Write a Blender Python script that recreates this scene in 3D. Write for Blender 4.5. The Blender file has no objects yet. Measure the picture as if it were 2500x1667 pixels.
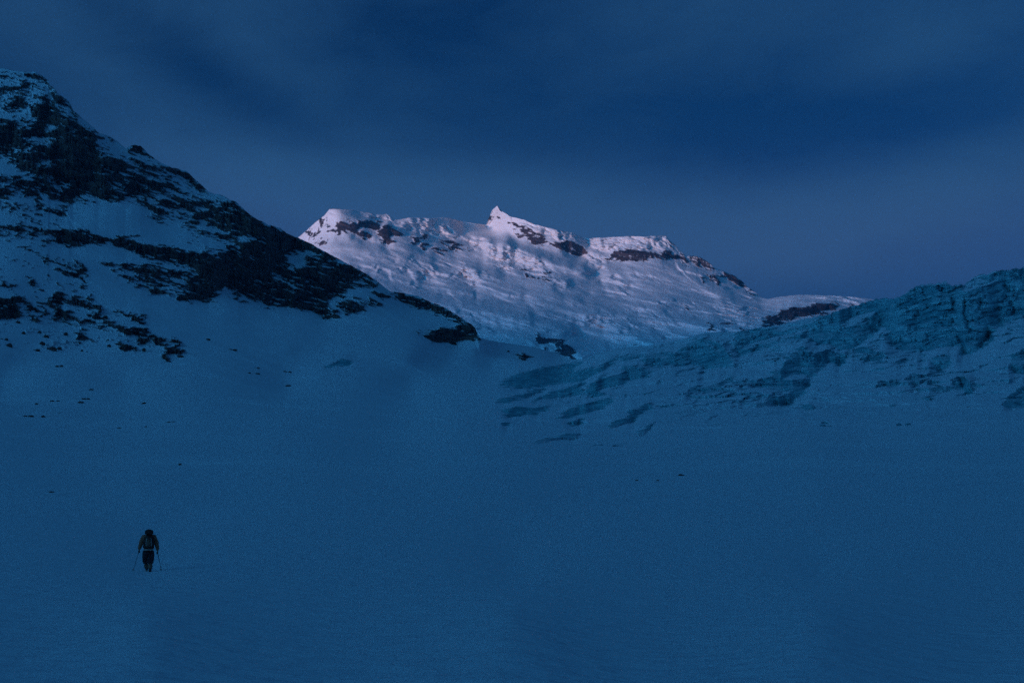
import bpy, bmesh, math, random
import numpy as np
from mathutils import Vector, Matrix

random.seed(7)
scene = bpy.context.scene
COL = scene.collection
PI = math.pi

# ---------------------------------------------------------------- camera geometry (50 mm lens, looking 7.5 deg up the glacier)
F = 3472.0                     # focal length in photo pixels (2500 px wide, 36 mm sensor, 50 mm lens)
HORIZON = 1290.0
PITCH = math.atan((HORIZON - 833.5) / F)
CAM = np.array([0.0, 0.0, 1.65])
CP, SP = math.cos(PITCH), math.sin(PITCH)


def ray(u, v):
    xc = (np.asarray(u, float) - 1250.0) / F
    yc = -(np.asarray(v, float) - 833.5) / F
    return np.stack([xc + 0 * yc, CP - SP * yc + 0 * xc, SP + CP * yc + 0 * xc], -1)


def at(u, v, Y):
    d = ray(u, v)
    return CAM + d * (np.asarray(Y, float) / d[..., 1])[..., None]


# ---------------------------------------------------------------- noise
_rng = np.random.RandomState(11)
_perm = np.tile(_rng.permutation(256), 3)
_grad = _rng.normal(size=(256, 3))
_grad /= np.linalg.norm(_grad, axis=1)[:, None]


def gnoise(x, y, z):
    xi, yi, zi = np.floor(x).astype(int), np.floor(y).astype(int), np.floor(z).astype(int)
    xf, yf, zf = x - xi, y - yi, z - zi
    xi &= 255; yi &= 255; zi &= 255
    fx, fy, fz = [t * t * t * (t * (t * 6 - 15) + 10) for t in (xf, yf, zf)]
    out = 0
    for dx in (0, 1):
        wx = fx if dx else 1 - fx
        for dy in (0, 1):
            wy = fy if dy else 1 - fy
            for dz in (0, 1):
                wz = fz if dz else 1 - fz
                g = _grad[_perm[_perm[_perm[xi + dx] + yi + dy] + zi + dz]]
                out = out + wx * wy * wz * (g[..., 0] * (xf - dx) + g[..., 1] * (yf - dy) + g[..., 2] * (zf - dz))
    return out * 1.5


def fbm(x, y, z, octv=5, gain=.5, lac=2.03, ridge=False):
    a, s, out, tot = 1.0, 1.0, 0, 0
    for i in range(octv):
        n = gnoise(x * s + 17.3 * i, y * s - 9.1 * i, z * s + 4.7 * i)
        if ridge:
            n = 1 - 2.2 * np.abs(n)
        out = out + a * n
        tot += a
        a *= gain
        s *= lac
    return out / tot


_jit = _rng.rand(256, 4)


def blocks(x, y):
    """cracked blocks: per point a block height, a tilt and the distance to the nearest crack (cellular noise)"""
    xi, yi = np.floor(x).astype(int), np.floor(y).astype(int)
    f1 = np.full(x.shape, 9.0); f2 = f1.copy(); hgt = np.zeros(x.shape); tilt = np.zeros(x.shape)
    for dx in (-1, 0, 1):
        for dy in (-1, 0, 1):
            r = _jit[_perm[_perm[(xi + dx) & 255] + ((yi + dy) & 255)]]
            ex, ey = xi + dx + r[..., 0] - x, yi + dy + r[..., 1] - y
            d = np.hypot(ex, ey)
            new = d < f1
            f2 = np.where(new, f1, np.minimum(f2, d))
            f1 = np.where(new, d, f1)
            hgt = np.where(new, r[..., 2] * 2 - 1, hgt)
            tilt = np.where(new, ex * (r[..., 3] * 2 - 1) * 1.2 + ey * (r[..., 2] - .5), tilt)
    return hgt, tilt, f2 - f1


def smooth(a, b, x):
    t = np.clip((x - a) / (b - a), 0, 1)
    return t * t * (3 - 2 * t)


# ---------------------------------------------------------------- survey sheets (outlines read off the photograph, per enlargement)
VIEWS = {1: (0, 150, 3.36), 2: (0, 550, 3.36), 3: (500, 450, 3.36), 4: (700, 480, 3.92),
         5: (1150, 480, 3.136), 6: (1800, 620, 3.136), 7: (1150, 820, 3.136), 8: (900, 480, 5.6),
         9: (1000, 760, 5.88), 10: (0, 900, 2.6133), 0: (0, 0, 1.0)}


def pts(view, s):
    ox, oy, k = VIEWS[view]
    a = np.array([float(t) for t in s.replace(',', ' ').split()]).reshape(-1, 2)
    return a / k + [ox, oy]


STEP = 1.5
RU0, RV0, RU1, RV1 = -60, 100, 2560, 1180
RW, RH = int((RU1 - RU0) / STEP) + 1, int((RV1 - RV0) / STEP) + 1


def fill(img, poly, val, mode='max'):
    p = (poly - [RU0, RV0]) / STEP
    x0, y0 = np.maximum(np.floor(p.min(0)).astype(int), 0)
    x1 = min(int(p[:, 0].max()) + 2, RW); y1 = min(int(p[:, 1].max()) + 2, RH)
    if x1 <= x0 or y1 <= y0:
        return
    X, Yv = np.meshgrid(np.arange(x0, x1), np.arange(y0, y1))
    ins = np.zeros(X.shape, bool)
    n = len(p)
    for i in range(n):
        xa, ya = p[i]; xb, yb = p[(i + 1) % n]
        if ya == yb:
            continue
        c = ((ya > Yv) != (yb > Yv)) & (X < (xb - xa) * (Yv - ya) / (yb - ya) + xa)
        ins ^= c
    sub = img[y0:y1, x0:x1]
    if mode == 'max':
        sub[ins] = np.maximum(sub[ins], val)
    else:
        sub[ins] = val


def line(img, poly, w, val):
    """a thin strip w px wide along a polyline"""
    for a, b in zip(poly[:-1], poly[1:]):
        d = b - a
        L = np.hypot(*d) + 1e-6
        n = np.array([-d[1], d[0]]) / L * w / 2
        fill(img, np.array([a + n, b + n, b - n, a - n]), val)


def blur(img, px):
    r = max(1, int(round(px / STEP)))
    for ax in (0, 1):
        for _ in range(2):
            pad = [(0, 0), (0, 0)]
            pad[ax] = (r + 1, r)
            c = np.cumsum(np.pad(img, pad, mode='edge'), axis=ax)
            if ax == 0:
                img = (c[2 * r + 1:] - c[:-2 * r - 1]) / (2 * r + 1)
            else:
                img = (c[:, 2 * r + 1:] - c[:, :-2 * r - 1]) / (2 * r + 1)
    return img


def sample(img, u, v):
    u = np.abs(np.clip(u, -2400, 4900))             # beyond the frame the relief goes on (mirrored)
    u = np.where(u > 2500, 5000 - u, u)
    x = np.clip((u - RU0) / STEP, 0, RW - 1.001)
    y = np.clip((v - RV0) / STEP, 0, RH - 1.001)
    xi, yi = x.astype(int), y.astype(int)
    fx, fy = x - xi, y - yi
    return (img[yi, xi] * (1 - fx) * (1 - fy) + img[yi, xi + 1] * fx * (1 - fy)
            + img[yi + 1, xi] * (1 - fx) * fy + img[yi + 1, xi + 1] * fx * fy)


# ---- rock of the near ridge: (view, coverage, outline)
NEAR_ROCK = [
 (1, .34, "0 60 200 100 300 160 420 300 560 480 800 620 1000 760 1300 860 1600 1020 1700 1090 1300 1140 900 1130 600 1200 300 1280 0 1200"),
 (1, .26, "1100 1130 1700 1090 1950 1180 2300 1390 2352 1512 1600 1500 1250 1300"), (1, .30, "0 1200 300 1280 560 1330 560 1512 0 1512"),
 (2, .22, "0 120 400 180 640 240 700 500 760 640 850 740 1000 800 1300 900 900 900 500 790 0 780"), (2, .14, "0 780 560 800 1000 860 1480 960 1500 1060 1000 1060 400 1040 0 1000"),
 (3, .3, "1020 960 1300 880 1500 880 1460 990 1160 1070 1000 1060"),
 (1, .95, "230 95 290 86 350 120 400 160 400 195 370 182 300 155 245 125"),
 (1, .9, "385 180 405 195 450 228 480 272 560 316 600 398 690 478 650 455 600 440 540 380 480 340 450 310 440 250 410 222"),
 (1, .62, "0 178 180 188 205 220 215 285 120 262 0 262"),
 (1, .55, "90 285 225 290 205 325 120 345"), (1, .4, "20 320 100 360 260 420 250 450 120 430 10 390"),
 (1, .85, "330 270 380 258 392 330 430 352 460 290 482 350 500 420 560 468 640 508 720 558 800 598 820 640 780 660 800 720 860 780 1050 800 1062 860 1020 950 960 980 860 990 880 1040 820 1070 740 1060 680 1080 600 1160 560 1240 490 1272 400 1262 350 1240 300 1130 250 1100 150 1080 100 1100 0 1130 0 920 60 930 170 920 120 870 60 800 0 750 0 400 30 470 100 502 180 542 300 530 330 490 260 430 270 360 340 350"),
 (1, 1.0, "500 560 600 580 760 650 790 760 780 860 620 900 590 1000 570 1150 530 1210 515 1050 470 880 430 760"),
 (1, .9, "380 460 480 440 640 520 810 600 815 640 760 650 640 600 520 540 400 520"),
 (1, .9, "1040 742 1078 692 1150 690 1200 740 1270 800 1322 836 1250 802 1170 772 1100 762"),
 (1, .85, "1030 730 1080 720 1100 760 1050 765"), (1, .8, "870 596 965 652 940 660 900 630"), (1, .6, "690 490 770 545 810 590 740 560"),
 (1, .55, "860 960 1060 830 1150 870 1320 840 1390 865 1530 900 1580 950 1640 1010 1710 1070 1620 1060 1540 1010 1450 1040 1350 1060 1250 1080 1100 1100 1000 1140 950 1160 860 1140 780 1130 700 1120 720 1100 850 1080"),
 (1, .88, "1060 1000 1130 970 1190 1030 1120 1092 1050 1085"), (1, .7, "1080 820 1180 830 1240 880 1140 905 1090 870"),
 (1, .85, "1380 865 1530 900 1580 950 1645 1005 1712 1072 1600 1042 1545 960 1460 925"),
 (1, .78, "1310 1130 1440 1150 1600 1130 1640 1120 1600 1190 1450 1202 1330 1172"),
 (1, .85, "1640 1140 1700 1130 1742 1200 1752 1350 1720 1382 1690 1300 1600 1332 1560 1290 1650 1240 1702 1220"),
 (1, .5, "1150 1160 1400 1230 1460 1262 1300 1242 1180 1202"), (1, .45, "1260 1260 1500 1350 1640 1400 1700 1390 1740 1430 1640 1480 1500 1420"),
 (1, .75, "640 1190 700 1195 700 1222 640 1220"), (1, .7, "80 1170 200 1195 180 1218 100 1205"),
 (2, .92, "430 70 480 30 600 20 740 30 750 70 860 80 900 100 1000 80 1105 95 1060 130 1180 150 1300 160 1450 180 1550 212 1660 230 1680 330 1600 382 1500 362 1380 312 1250 272 1100 222 900 172 700 152 620 152 600 190 540 172 450 142"),
 (2, .88, "620 240 650 262 702 350 712 492 690 482 660 402 600 442 540 402 500 352 560 382 640 402 650 342"),
 (2, .5, "770 310 850 300 1000 310 1200 290 1350 322 1600 402 1580 482 1500 542 1420 592 1230 542 1090 492 1000 432 900 372"),
 (2, .8, "1210 522 1260 502 1400 532 1390 572 1230 552"), (2, .75, "1020 425 1120 440 1180 470 1060 455"), (2, .7, "800 320 920 300 900 335 830 340"),
 (2, .93, "1860 560 1900 545 2052 630 2022 642"), (2, .85, "1750 600 1930 640 1850 622"), (2, .8, "1640 620 1740 590 1840 530 1860 520 1760 610"),
 (2, .85, "0 490 60 480 92 512 110 480 150 500 162 620 162 740 100 772 0 752"),
 (2, .8, "160 612 272 600 292 772 250 772 230 662 170 642"), (2, .6, "160 560 230 580 240 620 170 610"),
 (2, .93, "410 350 440 402 470 502 492 562 532 682 577 712 570 742 500 742 480 772 430 762 450 682 450 642 310 642 310 620 450 612 460 542 420 422"),
 (2, .8, "350 642 380 652 386 767 350 722 290 722 300 702 350 702"),
 (2, .75, "220 452 290 420 312 492 260 502"), (2, .8, "280 562 330 542 320 582"), (2, .75, "210 342 350 347 340 372 220 352"),
 (2, .85, "158 318 202 318 192 348"), (2, .8, "440 352 522 352 542 402 450 372"), (2, .6, "380 242 430 302 410 332 330 302"), (2, .5, "235 228 340 250 330 282"),
 (2, .7, "470 502 600 522 680 602 660 602 600 552 480 522"), (2, .95, "700 545 762 545 764 620 740 612"), (2, .92, "780 662 832 670 852 717 800 692"),
 (2, .7, "0 178 90 178 280 190 120 204"), (2, .65, "80 30 152 30 168 102 140 72"), (2, .55, "40 60 102 182 60 142"), (2, .65, "250 20 332 30 342 52 260 47"),
 (2, .9, "905 700 930 688 1000 708 1050 718 1180 733 1212 770 1200 802 1120 772 1060 752 1000 722"),
 (2, .9, "890 820 1000 828 1060 850 1150 850 1240 880 1300 900 1350 920 1430 940 1512 975 1522 1012 1480 1042 1400 1042 1380 1002 1320 1002 1260 932 1200 902 1212 942 1150 972 1120 942 1140 892 1040 892 1000 862"),
 (2, .95, "1340 1010 1382 1010 1404 1152 1360 1102 1330 1072"), (2, .95, "980 970 1060 970 1067 1040 1010 1042 930 1002"),
 (2, .95, "580 900 640 880 680 853 722 880 742 972 720 932 640 937"), (2, .5, "640 710 800 740 860 760 780 770 660 730"),
 (3, .93, "100 180 190 130 320 200 400 260 520 330 620 360 680 410 790 450 900 500 960 540 1060 600 1200 690 1250 700 1330 760 1442 810 1400 850 1250 852 1180 882 1090 912 1000 952 1012 1000 990 1060 1080 1050 1112 1070 1070 1112 990 1112 920 1082 880 1052 780 1022 700 1012 650 1002 600 1012 450 982 300 902 200 852 150 862 0 952 -60 960 -250 950 -200 880 -100 830 0 560 150 570 250 500 300 460 120 440 60 300"),
 (3, .98, "0 620 250 520 420 500 560 560 640 660 560 760 300 840 120 850 -60 930 -230 950 -150 860"),
 (3, .55, "1130 920 1300 900 1450 888 1520 880 1500 950 1400 992 1280 1042 1160 1062 1150 1042 1250 1002 1130 1002"),
 (3, .8, "1460 870 1530 880 1620 888 1750 918 1860 968 1960 1008 2060 1068 2140 1118 2212 1168 2262 1232 2100 1150 2040 1112 2000 1082 1900 1052 1880 1022 1780 1022 1700 1002 1620 972 1540 932"),
 (9, .97, "240 345 330 280 450 240 600 230 680 195 740 190 730 160 850 160 920 210 980 270 1010 380 960 425 800 415 720 405 680 455 600 440 480 455 290 430"),
 (9, .8, "60 285 110 300 140 340 90 325"), (9, .7, "150 285 220 290 210 310 160 300"), (9, .8, "980 265 1030 285 1050 330 1000 300"),
 (9, .85, "430 135 460 140 450 160 435 155"), (9, .9, "600 90 680 90 720 140 640 140"), (9, .85, "330 0 420 20 400 45 350 35"),
 (9, .85, "1505 640 1560 605 1580 640 1640 620 1740 710 1680 722 1560 670"), (9, .6, "1360 545 1450 545 1450 565 1370 565"),
]
NEAR_ROCK_GAPS = [                      # snow lying inside the rock
 (1, .05, "360 555 430 520 490 540 470 570 380 578"), (1, .08, "330 1070 440 1120 500 1180 500 1222 430 1192 370 1202 330 1132"),
 (1, .1, "430 1040 480 1010 532 1010 532 1052 490 1082 440 1062"), (1, .05, "0 810 60 798 110 840 180 910 300 952 280 972 180 942 60 932 0 902"),
 (1, .3, "0 990 100 1000 200 1040 232 1092 150 1072 0 1012"), (1, .15, "520 548 600 585 705 660 690 668 590 605"),
 (1, .5, "100 700 160 640 300 620 430 640 440 760 300 780 140 760"), (1, .55, "230 800 440 800 430 900 280 900"),
 (1, .25, "380 300 430 350 450 340 440 400 400 380"), (1, .1, "490 360 540 390 600 440 620 470 560 440 500 400"),
 (2, .3, "1000 110 1100 100 1170 145 1040 140"), (2, .1, "0 512 90 522 92 588 0 588"), (2, .1, "1400 968 1482 988 1452 1012 1402 1002"),
 (3, .05, "640 590 720 570 760 540 860 540 960 572 930 592 850 582 820 622 800 682 740 692 690 652"),
 (3, .1, "250 482 320 420 400 420 450 450 540 470 520 492 430 462 350 442 280 492"),
 (3, .3, "0 400 100 400 180 440 190 500 100 572 0 562"), (3, .2, "0 430 60 440 90 500 20 540 0 540"),
 (3, .5, "540 720 600 730 640 780 560 800"), (3, .45, "860 600 980 620 1080 700 1000 700 900 640"),
 (3, .5, "660 780 860 840 1000 850 900 900 720 860"), (3, .55, "1180 760 1300 800 1200 830 1100 800"),
]
# ---- exposed ice of the right hand icefall
ICE = [
 (0, .8, "783 901 800 890 828 880 850 877 864 886 850 892 822 894 800 898"),
 (7, .95, "200 380 270 330 400 280 560 240 750 210 880 195 800 240 760 270 900 250 1000 230 1060 190 1105 200 1050 242 930 302 850 342 700 362 560 382 460 396 330 396"),
 (7, .85, "190 490 300 470 420 440 480 410 600 400 540 422 440 462 350 492 260 522 200 512"),
 (7, .92, "440 522 600 430 700 410 850 400 862 440 780 462 640 477 560 482"),
 (7, .97, "870 440 890 390 1000 310 1150 290 1190 270 1212 340 1180 372 1080 392 1000 402 930 432"),
 (7, .85, "1150 240 1220 240 1260 220 1330 250 1392 270 1340 312 1250 342 1220 342 1190 292"),
 (7, .92, "1310 180 1360 165 1480 180 1560 140 1700 40 1780 20 1900 50 1960 120 2002 220 1940 242 1850 252 1770 252 1740 222 1560 217 1450 232 1400 242 1330 222"),
 (7, .75, "1980 170 2100 110 2250 40 2352 10 2352 112 2250 112 2100 142"), (7, .6, "1000 190 1200 150 1400 140 1560 110 1540 150 1360 160 1200 190"),
 (7, .95, "230 570 330 540 480 545 620 530 582 572 520 602 400 612 290 617"),
 (7, .97, "650 632 720 590 760 540 850 530 950 500 1050 470 1092 480 1042 532 960 577 820 602 720 632"),
 (7, .85, "890 460 920 430 1012 425 1012 452 960 472"), (7, .85, "740 662 800 640 882 630 832 672 760 682"),
 (7, .92, "480 817 560 785 680 765 832 745 802 772 650 802"), (7, .85, "1030 702 1080 660 1180 640 1220 600 1200 570 1290 550 1370 515 1392 540 1300 592 1232 652 1140 682"),
 (7, .85, "1410 542 1470 525 1592 520 1470 552"), (7, .92, "1255 772 1280 730 1340 690 1412 655 1382 702 1322 752"),
 (7, .7, "930 832 1020 815 972 837"), (7, .9, "1085 837 1120 820 1202 805 1182 832 1110 847"), (7, .6, "1300 420 1380 430 1330 455"), (7, .6, "1170 440 1220 445 1190 470"),
 (7, .8, "1650 432 1680 390 1800 380 1930 340 1970 310 1997 340 1940 382 1880 422 1790 437"),
 (7, .85, "2130 382 2200 340 2352 270 2352 372 2230 397 2160 387"), (7, .75, "240 692 270 660 332 665 282 692"), (7, .6, "1480 265 1560 260 1500 277"),
 (7, .6, "640 420 760 380 840 350 900 350 820 400 700 415"), (7, .5, "2200 520 2352 470 2352 500"),
 (6, .8, "-40 720 0 610 100 570 300 560 560 500 760 430 930 380 1050 352 1240 332 1330 272 1410 227 1500 230 1600 220 1730 240 1850 162 2000 132 2195 104 2195 500 2100 512 1980 602 1900 702 1860 722 1800 762 1730 772 1680 702 1560 722 1450 742 1250 732 1150 692 1140 602 1170 562 1050 602 1000 652 900 722 800 742 720 702 700 682 600 692 540 652 300 682 120 742 0 772"),
 (6, .97, "1200 420 1330 300 1420 250 1560 260 1700 330 1680 600 1500 720 1250 700 1180 600 1250 520"),
 (6, .78, "320 882 400 770 500 702 600 772 700 722 800 762 852 792 780 862 700 842 640 882 560 942 500 932 400 932 330 982 200 1012 100 1002 200 952"),
 (6, .72, "160 1002 320 960 440 960 560 950 562 1012 520 1062 480 1102 400 1142 320 1152 240 1132 340 1092 420 1042 300 1032"),
 (6, .75, "500 1152 560 1140 582 1192 490 1192"), (6, .85, "880 742 950 720 1030 720 1042 772 960 762 900 772"),
 (6, .75, "1220 812 1270 790 1312 832 1240 842"), (6, .5, "930 812 1080 770 1132 802 1060 842 960 842"),
 (6, .65, "1480 802 1560 760 1640 780 1642 852 1560 892 1500 872"), (6, .5, "1280 962 1350 900 1442 950 1360 982"),
 (6, .65, "1640 982 1720 930 1762 980 1802 1062 1740 1072 1690 1022"), (6, .55, "1400 1092 1480 1070 1522 1112 1430 1132"),
 (6, .45, "1150 1152 1230 1140 1202 1182"), (6, .45, "1230 1072 1290 1080 1262 1112"), (6, .75, "2080 832 2120 750 2195 730 2195 932 2120 912 2070 882"),
 (6, .85, "2040 1152 2100 1062 2195 1002 2195 1172 2100 1192"), (6, .65, "640 1312 680 1290 722 1285 690 1312"), (6, .5, "1760 1170 1830 1170 1800 1200"),
]
ICE_GAPS = [(6, .2, "760 540 900 480 980 450 1080 440 1000 500 860 560"), (6, .25, "0 720 200 650 420 600 620 560 500 620 280 670 60 740"),
            (6, .2, "300 560 520 510 700 470 560 540 320 590"), (6, .3, "1700 250 1860 190 1980 200 1900 260 1760 290"), (6, .25, "1950 560 2195 480 2195 500 2000 590"),
            (7, .25, "1780 60 1860 70 1950 150 1900 130"), (7, .25, "1990 200 2150 130 2352 60 2352 90 2200 130")]
CREVASSE = [(6, "995 500 1010 560 1030 592", 7), (6, "1070 450 1095 500 1118 560", 12), (6, "1640 330 1655 390 1660 440", 9), (6, "1745 360 1740 440 1760 520 1790 590", 11),
            (6, "1855 340 1860 430", 9), (6, "2085 360 2100 410 2118 462", 10), (6, "1545 230 1590 300 1640 300 1720 245", 14), (6, "1700 640 1720 710 1760 765", 14),
            (6, "1860 715 1890 660 1940 605", 12), (6, "1205 690 1265 670", 8), (6, "715 670 740 720 760 770", 8), (6, "620 780 640 840", 5), (6, "2050 240 2090 300", 16),
            (6, "1420 260 1440 340", 5), (6, "1290 400 1320 460", 4), (6, "1940 340 1980 420", 5), (6, "420 880 480 850 560 880", 6), (7, "1770 240 1850 262", 9), (7, "860 380 868 440", 6),
            (7, "1560 150 1580 215", 4), (7, "1190 260 1210 330", 6), (6, "1700 960 1720 1020", 9), (6, "1600 470 1700 560", 4), (6, "560 770 545 830", 5)]
# ---- far mountain
FAR_ROCK = [
 (5, .62, "125 190 150 140 185 150 215 160 190 175 150 205"), (5, .5, "180 110 200 95 215 130 190 135"), (4, .5, "300 280 380 210 400 250 330 320"),
 (4, .55, "185 372 230 338 290 290 350 268 322 332 270 402 210 382"), (4, .6, "150 370 200 330 230 350 190 385"),
 (4, .86, "450 270 560 240 620 230 720 250 800 230 860 240 900 290 880 322 800 302 700 312 640 332 500 322"),
 (4, .55, "370 332 470 302 492 362 420 372"), (4, .65, "290 442 370 402 392 442 330 482"), (4, .4, "520 330 680 330 700 380 560 370"),
 (4, .78, "680 372 720 330 770 350 832 412 780 422 700 402"), (4, .9, "880 342 950 280 1032 310 1080 352 1040 402 1012 452 950 472 880 432"),
 (4, .35, "840 440 1000 460 1100 500 1020 500 900 490"), (4, .55, "1080 340 1130 350 1110 380 1060 380"),
 (8, .72, "620 560 640 530 820 540 860 560 780 580 740 600 690 640 610 640"), (8, .7, "640 640 720 660 790 690 760 760 700 720"),
 (8, .8, "910 590 1070 740 1050 760 960 770 915 710 960 690 1000 690 930 630"), (8, .82, "980 600 1100 595 1230 620 1300 670 1230 735 1140 720 1130 690 1170 680 1040 640"),
 (8, .8, "1340 700 1380 710 1360 742"), (8, .6, "660 775 760 800 740 805"),
 (4, .5, "1930 180 1990 180 2040 190 1970 210"), (4, .6, "1920 240 1950 220 1960 240 1935 270"), (4, .45, "1950 140 1975 130 1985 180 1950 190"),
 (5, .72, "280 195 340 195 400 230 480 250 560 290 560 352 500 372 400 312 340 262"), (5, .8, "560 330 640 350 700 330 780 340 862 420 840 452 760 442 680 402 620 372"),
 (5, .8, "1030 470 1100 440 1160 405 1260 400 1350 420 1550 430 1620 450 1672 510 1640 522 1580 492 1450 462 1380 472 1280 502 1180 492 1080 492"),
 (5, .88, "1520 335 1580 385 1602 415 1560 392"), (5, .62, "1670 462 1740 458 1840 518 1852 562 1780 542 1700 512"),
 (5, .7, "1760 622 1830 612 1900 602 1942 578 2020 604 2090 660 2112 697 2060 687 1990 652 1950 622 1880 692 1860 652 1780 642"),
 (5, .75, "2110 700 2160 720 2232 775 2150 742"), (5, .62, "380 522 430 552 470 602 530 607 590 582 602 602 560 632 500 632 440 622 380 572"), (5, .4, "460 652 540 712 520 715"),
 (5, .65, "1560 805 1640 840 1702 890 1690 902 1620 852"), (5, .65, "1740 885 1792 890 1770 912"), (5, .75, "1790 972 1830 960 1872 1002 1860 1032 1810 1022"),
 (5, .55, "1890 962 1930 960 2000 950 2012 982 1940 992"), (5, .65, "2030 982 2120 1012 2100 1024 2040 1002"),
 (6, .8, "190 522 230 470 300 460 390 410 480 410 570 390 600 360 750 380 752 420 680 452 560 482 480 472 420 502 360 522 260 547 200 552"),
 (6, .6, "790 380 900 375 930 395 830 400"),
 (9, .9, "1750 320 1830 330 1900 350 1980 370 2100 400 2220 430 2310 500 2352 580 2352 720 2290 670 2200 660 2080 610 1930 570 2000 540 2160 550 2080 470 1980 440 1850 430"),
 (5, .9, "690 1090 760 1150 800 1245 780 1250 700 1212 560 1172 560 1150 640 1162"), (5, .6, "1205 1118 1250 1130 1340 1140 1220 1146"), (5, .4, "1120 1150 1160 1125 1200 1110 1190 1140"),
]
FAR_GAPS = [(9, .15, "2100 460 2180 440 2230 480 2160 500"), (9, .1, "1920 520 2040 520 2180 560 2240 580 2200 600 2000 560")]
# steep faces of ice and snow on the far mountain (relief only)
FAR_CLIFF = [
 (5, .7, "122 190 170 100 205 68 285 150 400 180 620 248 600 300 480 255 340 200 220 240 140 220"),
 (4, .6, "150 370 280 245 420 118 450 120 440 200 340 330 260 430"),
 (8, .9, "980 870 1180 920 1170 990 980 950"), (8, .9, "1200 1000 1420 980 1480 1060 1550 1190 1500 1210 1280 1150 1180 1060"),
 (8, .8, "700 950 860 930 880 1020 980 1060 980 1120 860 1130 720 1090"), (8, .7, "390 970 560 930 580 1000 500 1040 420 1020"), (8, .8, "530 820 600 830 590 890 540 870"),
 (8, .7, "80 960 160 970 140 1040 90 1030"), (8, .9, "1290 560 1400 570 1560 620 1700 670 1960 730 2090 750 2000 800 2020 900 1960 1040 1800 1030 1760 820 1560 770 1400 680"),
 (8, .85, "430 390 560 290 860 320 960 400 1100 460 1260 570 1150 590 880 540 640 520 480 470"), (8, .6, "0 260 260 240 330 330 420 430 330 480 220 380 0 330"),
 (5, .9, "340 440 390 420 500 470 580 530 600 590 520 600 440 550 370 510"), (5, .9, "490 215 600 245 780 278 790 340 640 330 500 250"),
 (5, .85, "860 330 900 320 1100 312 1350 308 1500 310 1560 400 1350 412 1160 400 1030 440 900 390"), (5, .8, "880 420 1020 460 1040 560 960 570 880 480"),
 (5, .5, "1000 590 1160 640 1240 700 1200 760 1080 740 980 650"), (5, .5, "1180 580 1420 620 1450 650 1220 620"), (5, .5, "600 600 700 590 780 690 720 740 620 660"),
 (5, .5, "860 900 1000 860 1100 940 1050 1010 900 980"), (5, .45, "420 980 640 990 800 1060 700 1080 500 1040"), (5, .5, "1000 1040 1200 1000 1220 1080 1060 1110"),
 (5, .6, "1880 800 1960 790 2120 900 2130 1000 2040 960 1920 940"), (5, .4, "1250 860 1480 880 1500 1000 1300 1000"), (6, .6, "0 400 120 400 200 450 100 560 0 540"),
]

# gently tilted shelves and basins of the far mountain
FAR_SHELF = [
 (4, 1.0, "1480 236 1640 236 1780 262 1920 282 2000 310 2150 390 2352 490 2352 545 2240 518 1860 415 1640 355 1520 290"),
 (5, .9, "0 235 200 245 330 300 480 395 640 430 860 475 960 560 860 560 640 510 400 412 380 402 0 320"),
 (4, .55, "560 600 640 650 900 780 1300 870 1600 950 2000 1000 2352 1000 2352 1140 2000 1130 1600 1060 1300 960 1000 900 750 770"),
 (5, .6, "420 950 560 940 760 1030 1000 1080 1180 1010 1215 1100 1100 1180 860 1240 800 1200 700 1090 480 1050"),
 (5, .4, "1040 495 1180 515 1300 560 1180 590 1050 560"), (5, .4, "640 690 800 740 1000 800 1300 880 1200 900 860 830 640 750"),
 (4, .5, "480 420 800 430 900 480 1080 520 1300 560 1100 560 800 520 500 470"),
]
FAR_STREAK = [(5, "900 600 1080 660 1250 760", 9), (5, "960 580 1180 650 1420 780", 8), (5, "1060 560 1300 610 1560 660 1680 690", 9), (5, "1080 720 1200 800 1380 860", 8),
              (5, "760 640 860 720 1000 790", 8), (5, "1200 690 1400 730 1560 760", 7), (5, "540 680 700 740 860 760", 8), (5, "300 820 560 870 760 900", 10), (5, "460 900 700 930 900 1000", 10),
              (4, "400 530 640 560 900 600 1160 640", 8), (4, "860 720 1100 780 1380 820 1700 900", 9), (4, "1900 560 2060 600 2180 660", 8), (4, "1300 580 1500 620 1760 660", 7), (5, "1560 700 1700 740 1850 760", 8)]


def paint(spec, gaps=(), soft=2.0):
    img = np.zeros((RH, RW))
    for view, c, s in spec:
        fill(img, pts(view, s), c)
    for view, c, s in gaps:
        fill(img, pts(view, s), c, 'set')
    return blur(img, soft)


R_NEAR = paint(NEAR_ROCK, NEAR_ROCK_GAPS, 3.0)
R_ICE = paint(ICE, ICE_GAPS, 2.0)
R_FAR = paint(FAR_ROCK, FAR_GAPS, 2.0)
R_CLIFF = paint(FAR_CLIFF, (), 2.5)
R_SHELF = paint(FAR_SHELF, (), 5.0)
R_STREAK = np.zeros((RH, RW))
for view, s, w in FAR_STREAK:
    line(R_STREAK, pts(view, s), w / VIEWS[view][2] * 1.3, 1.0)
R_STREAK = blur(R_STREAK, 1.5)
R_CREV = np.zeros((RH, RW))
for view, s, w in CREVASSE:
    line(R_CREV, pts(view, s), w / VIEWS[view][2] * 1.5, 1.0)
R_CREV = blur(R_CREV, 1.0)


# ---------------------------------------------------------------- distance of the ground along each line of sight (thin plate spline)
def tps_fit(ctrl):
    c = np.array(ctrl, float)
    x = c[:, :2] / 1000.0
    y = np.log(c[:, 2])
    n = len(c)
    d = np.linalg.norm(x[:, None] - x[None], axis=2)
    K = np.where(d > 0, d * d * np.log(d + 1e-12), 0)
    P = np.c_[np.ones(n), x]
    A = np.zeros((n + 3, n + 3))
    A[:n, :n] = K + 1e-4 * np.eye(n); A[:n, n:] = P; A[n:, :n] = P.T
    sol = np.linalg.solve(A, np.r_[y, 0, 0, 0])
    return x, sol


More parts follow.
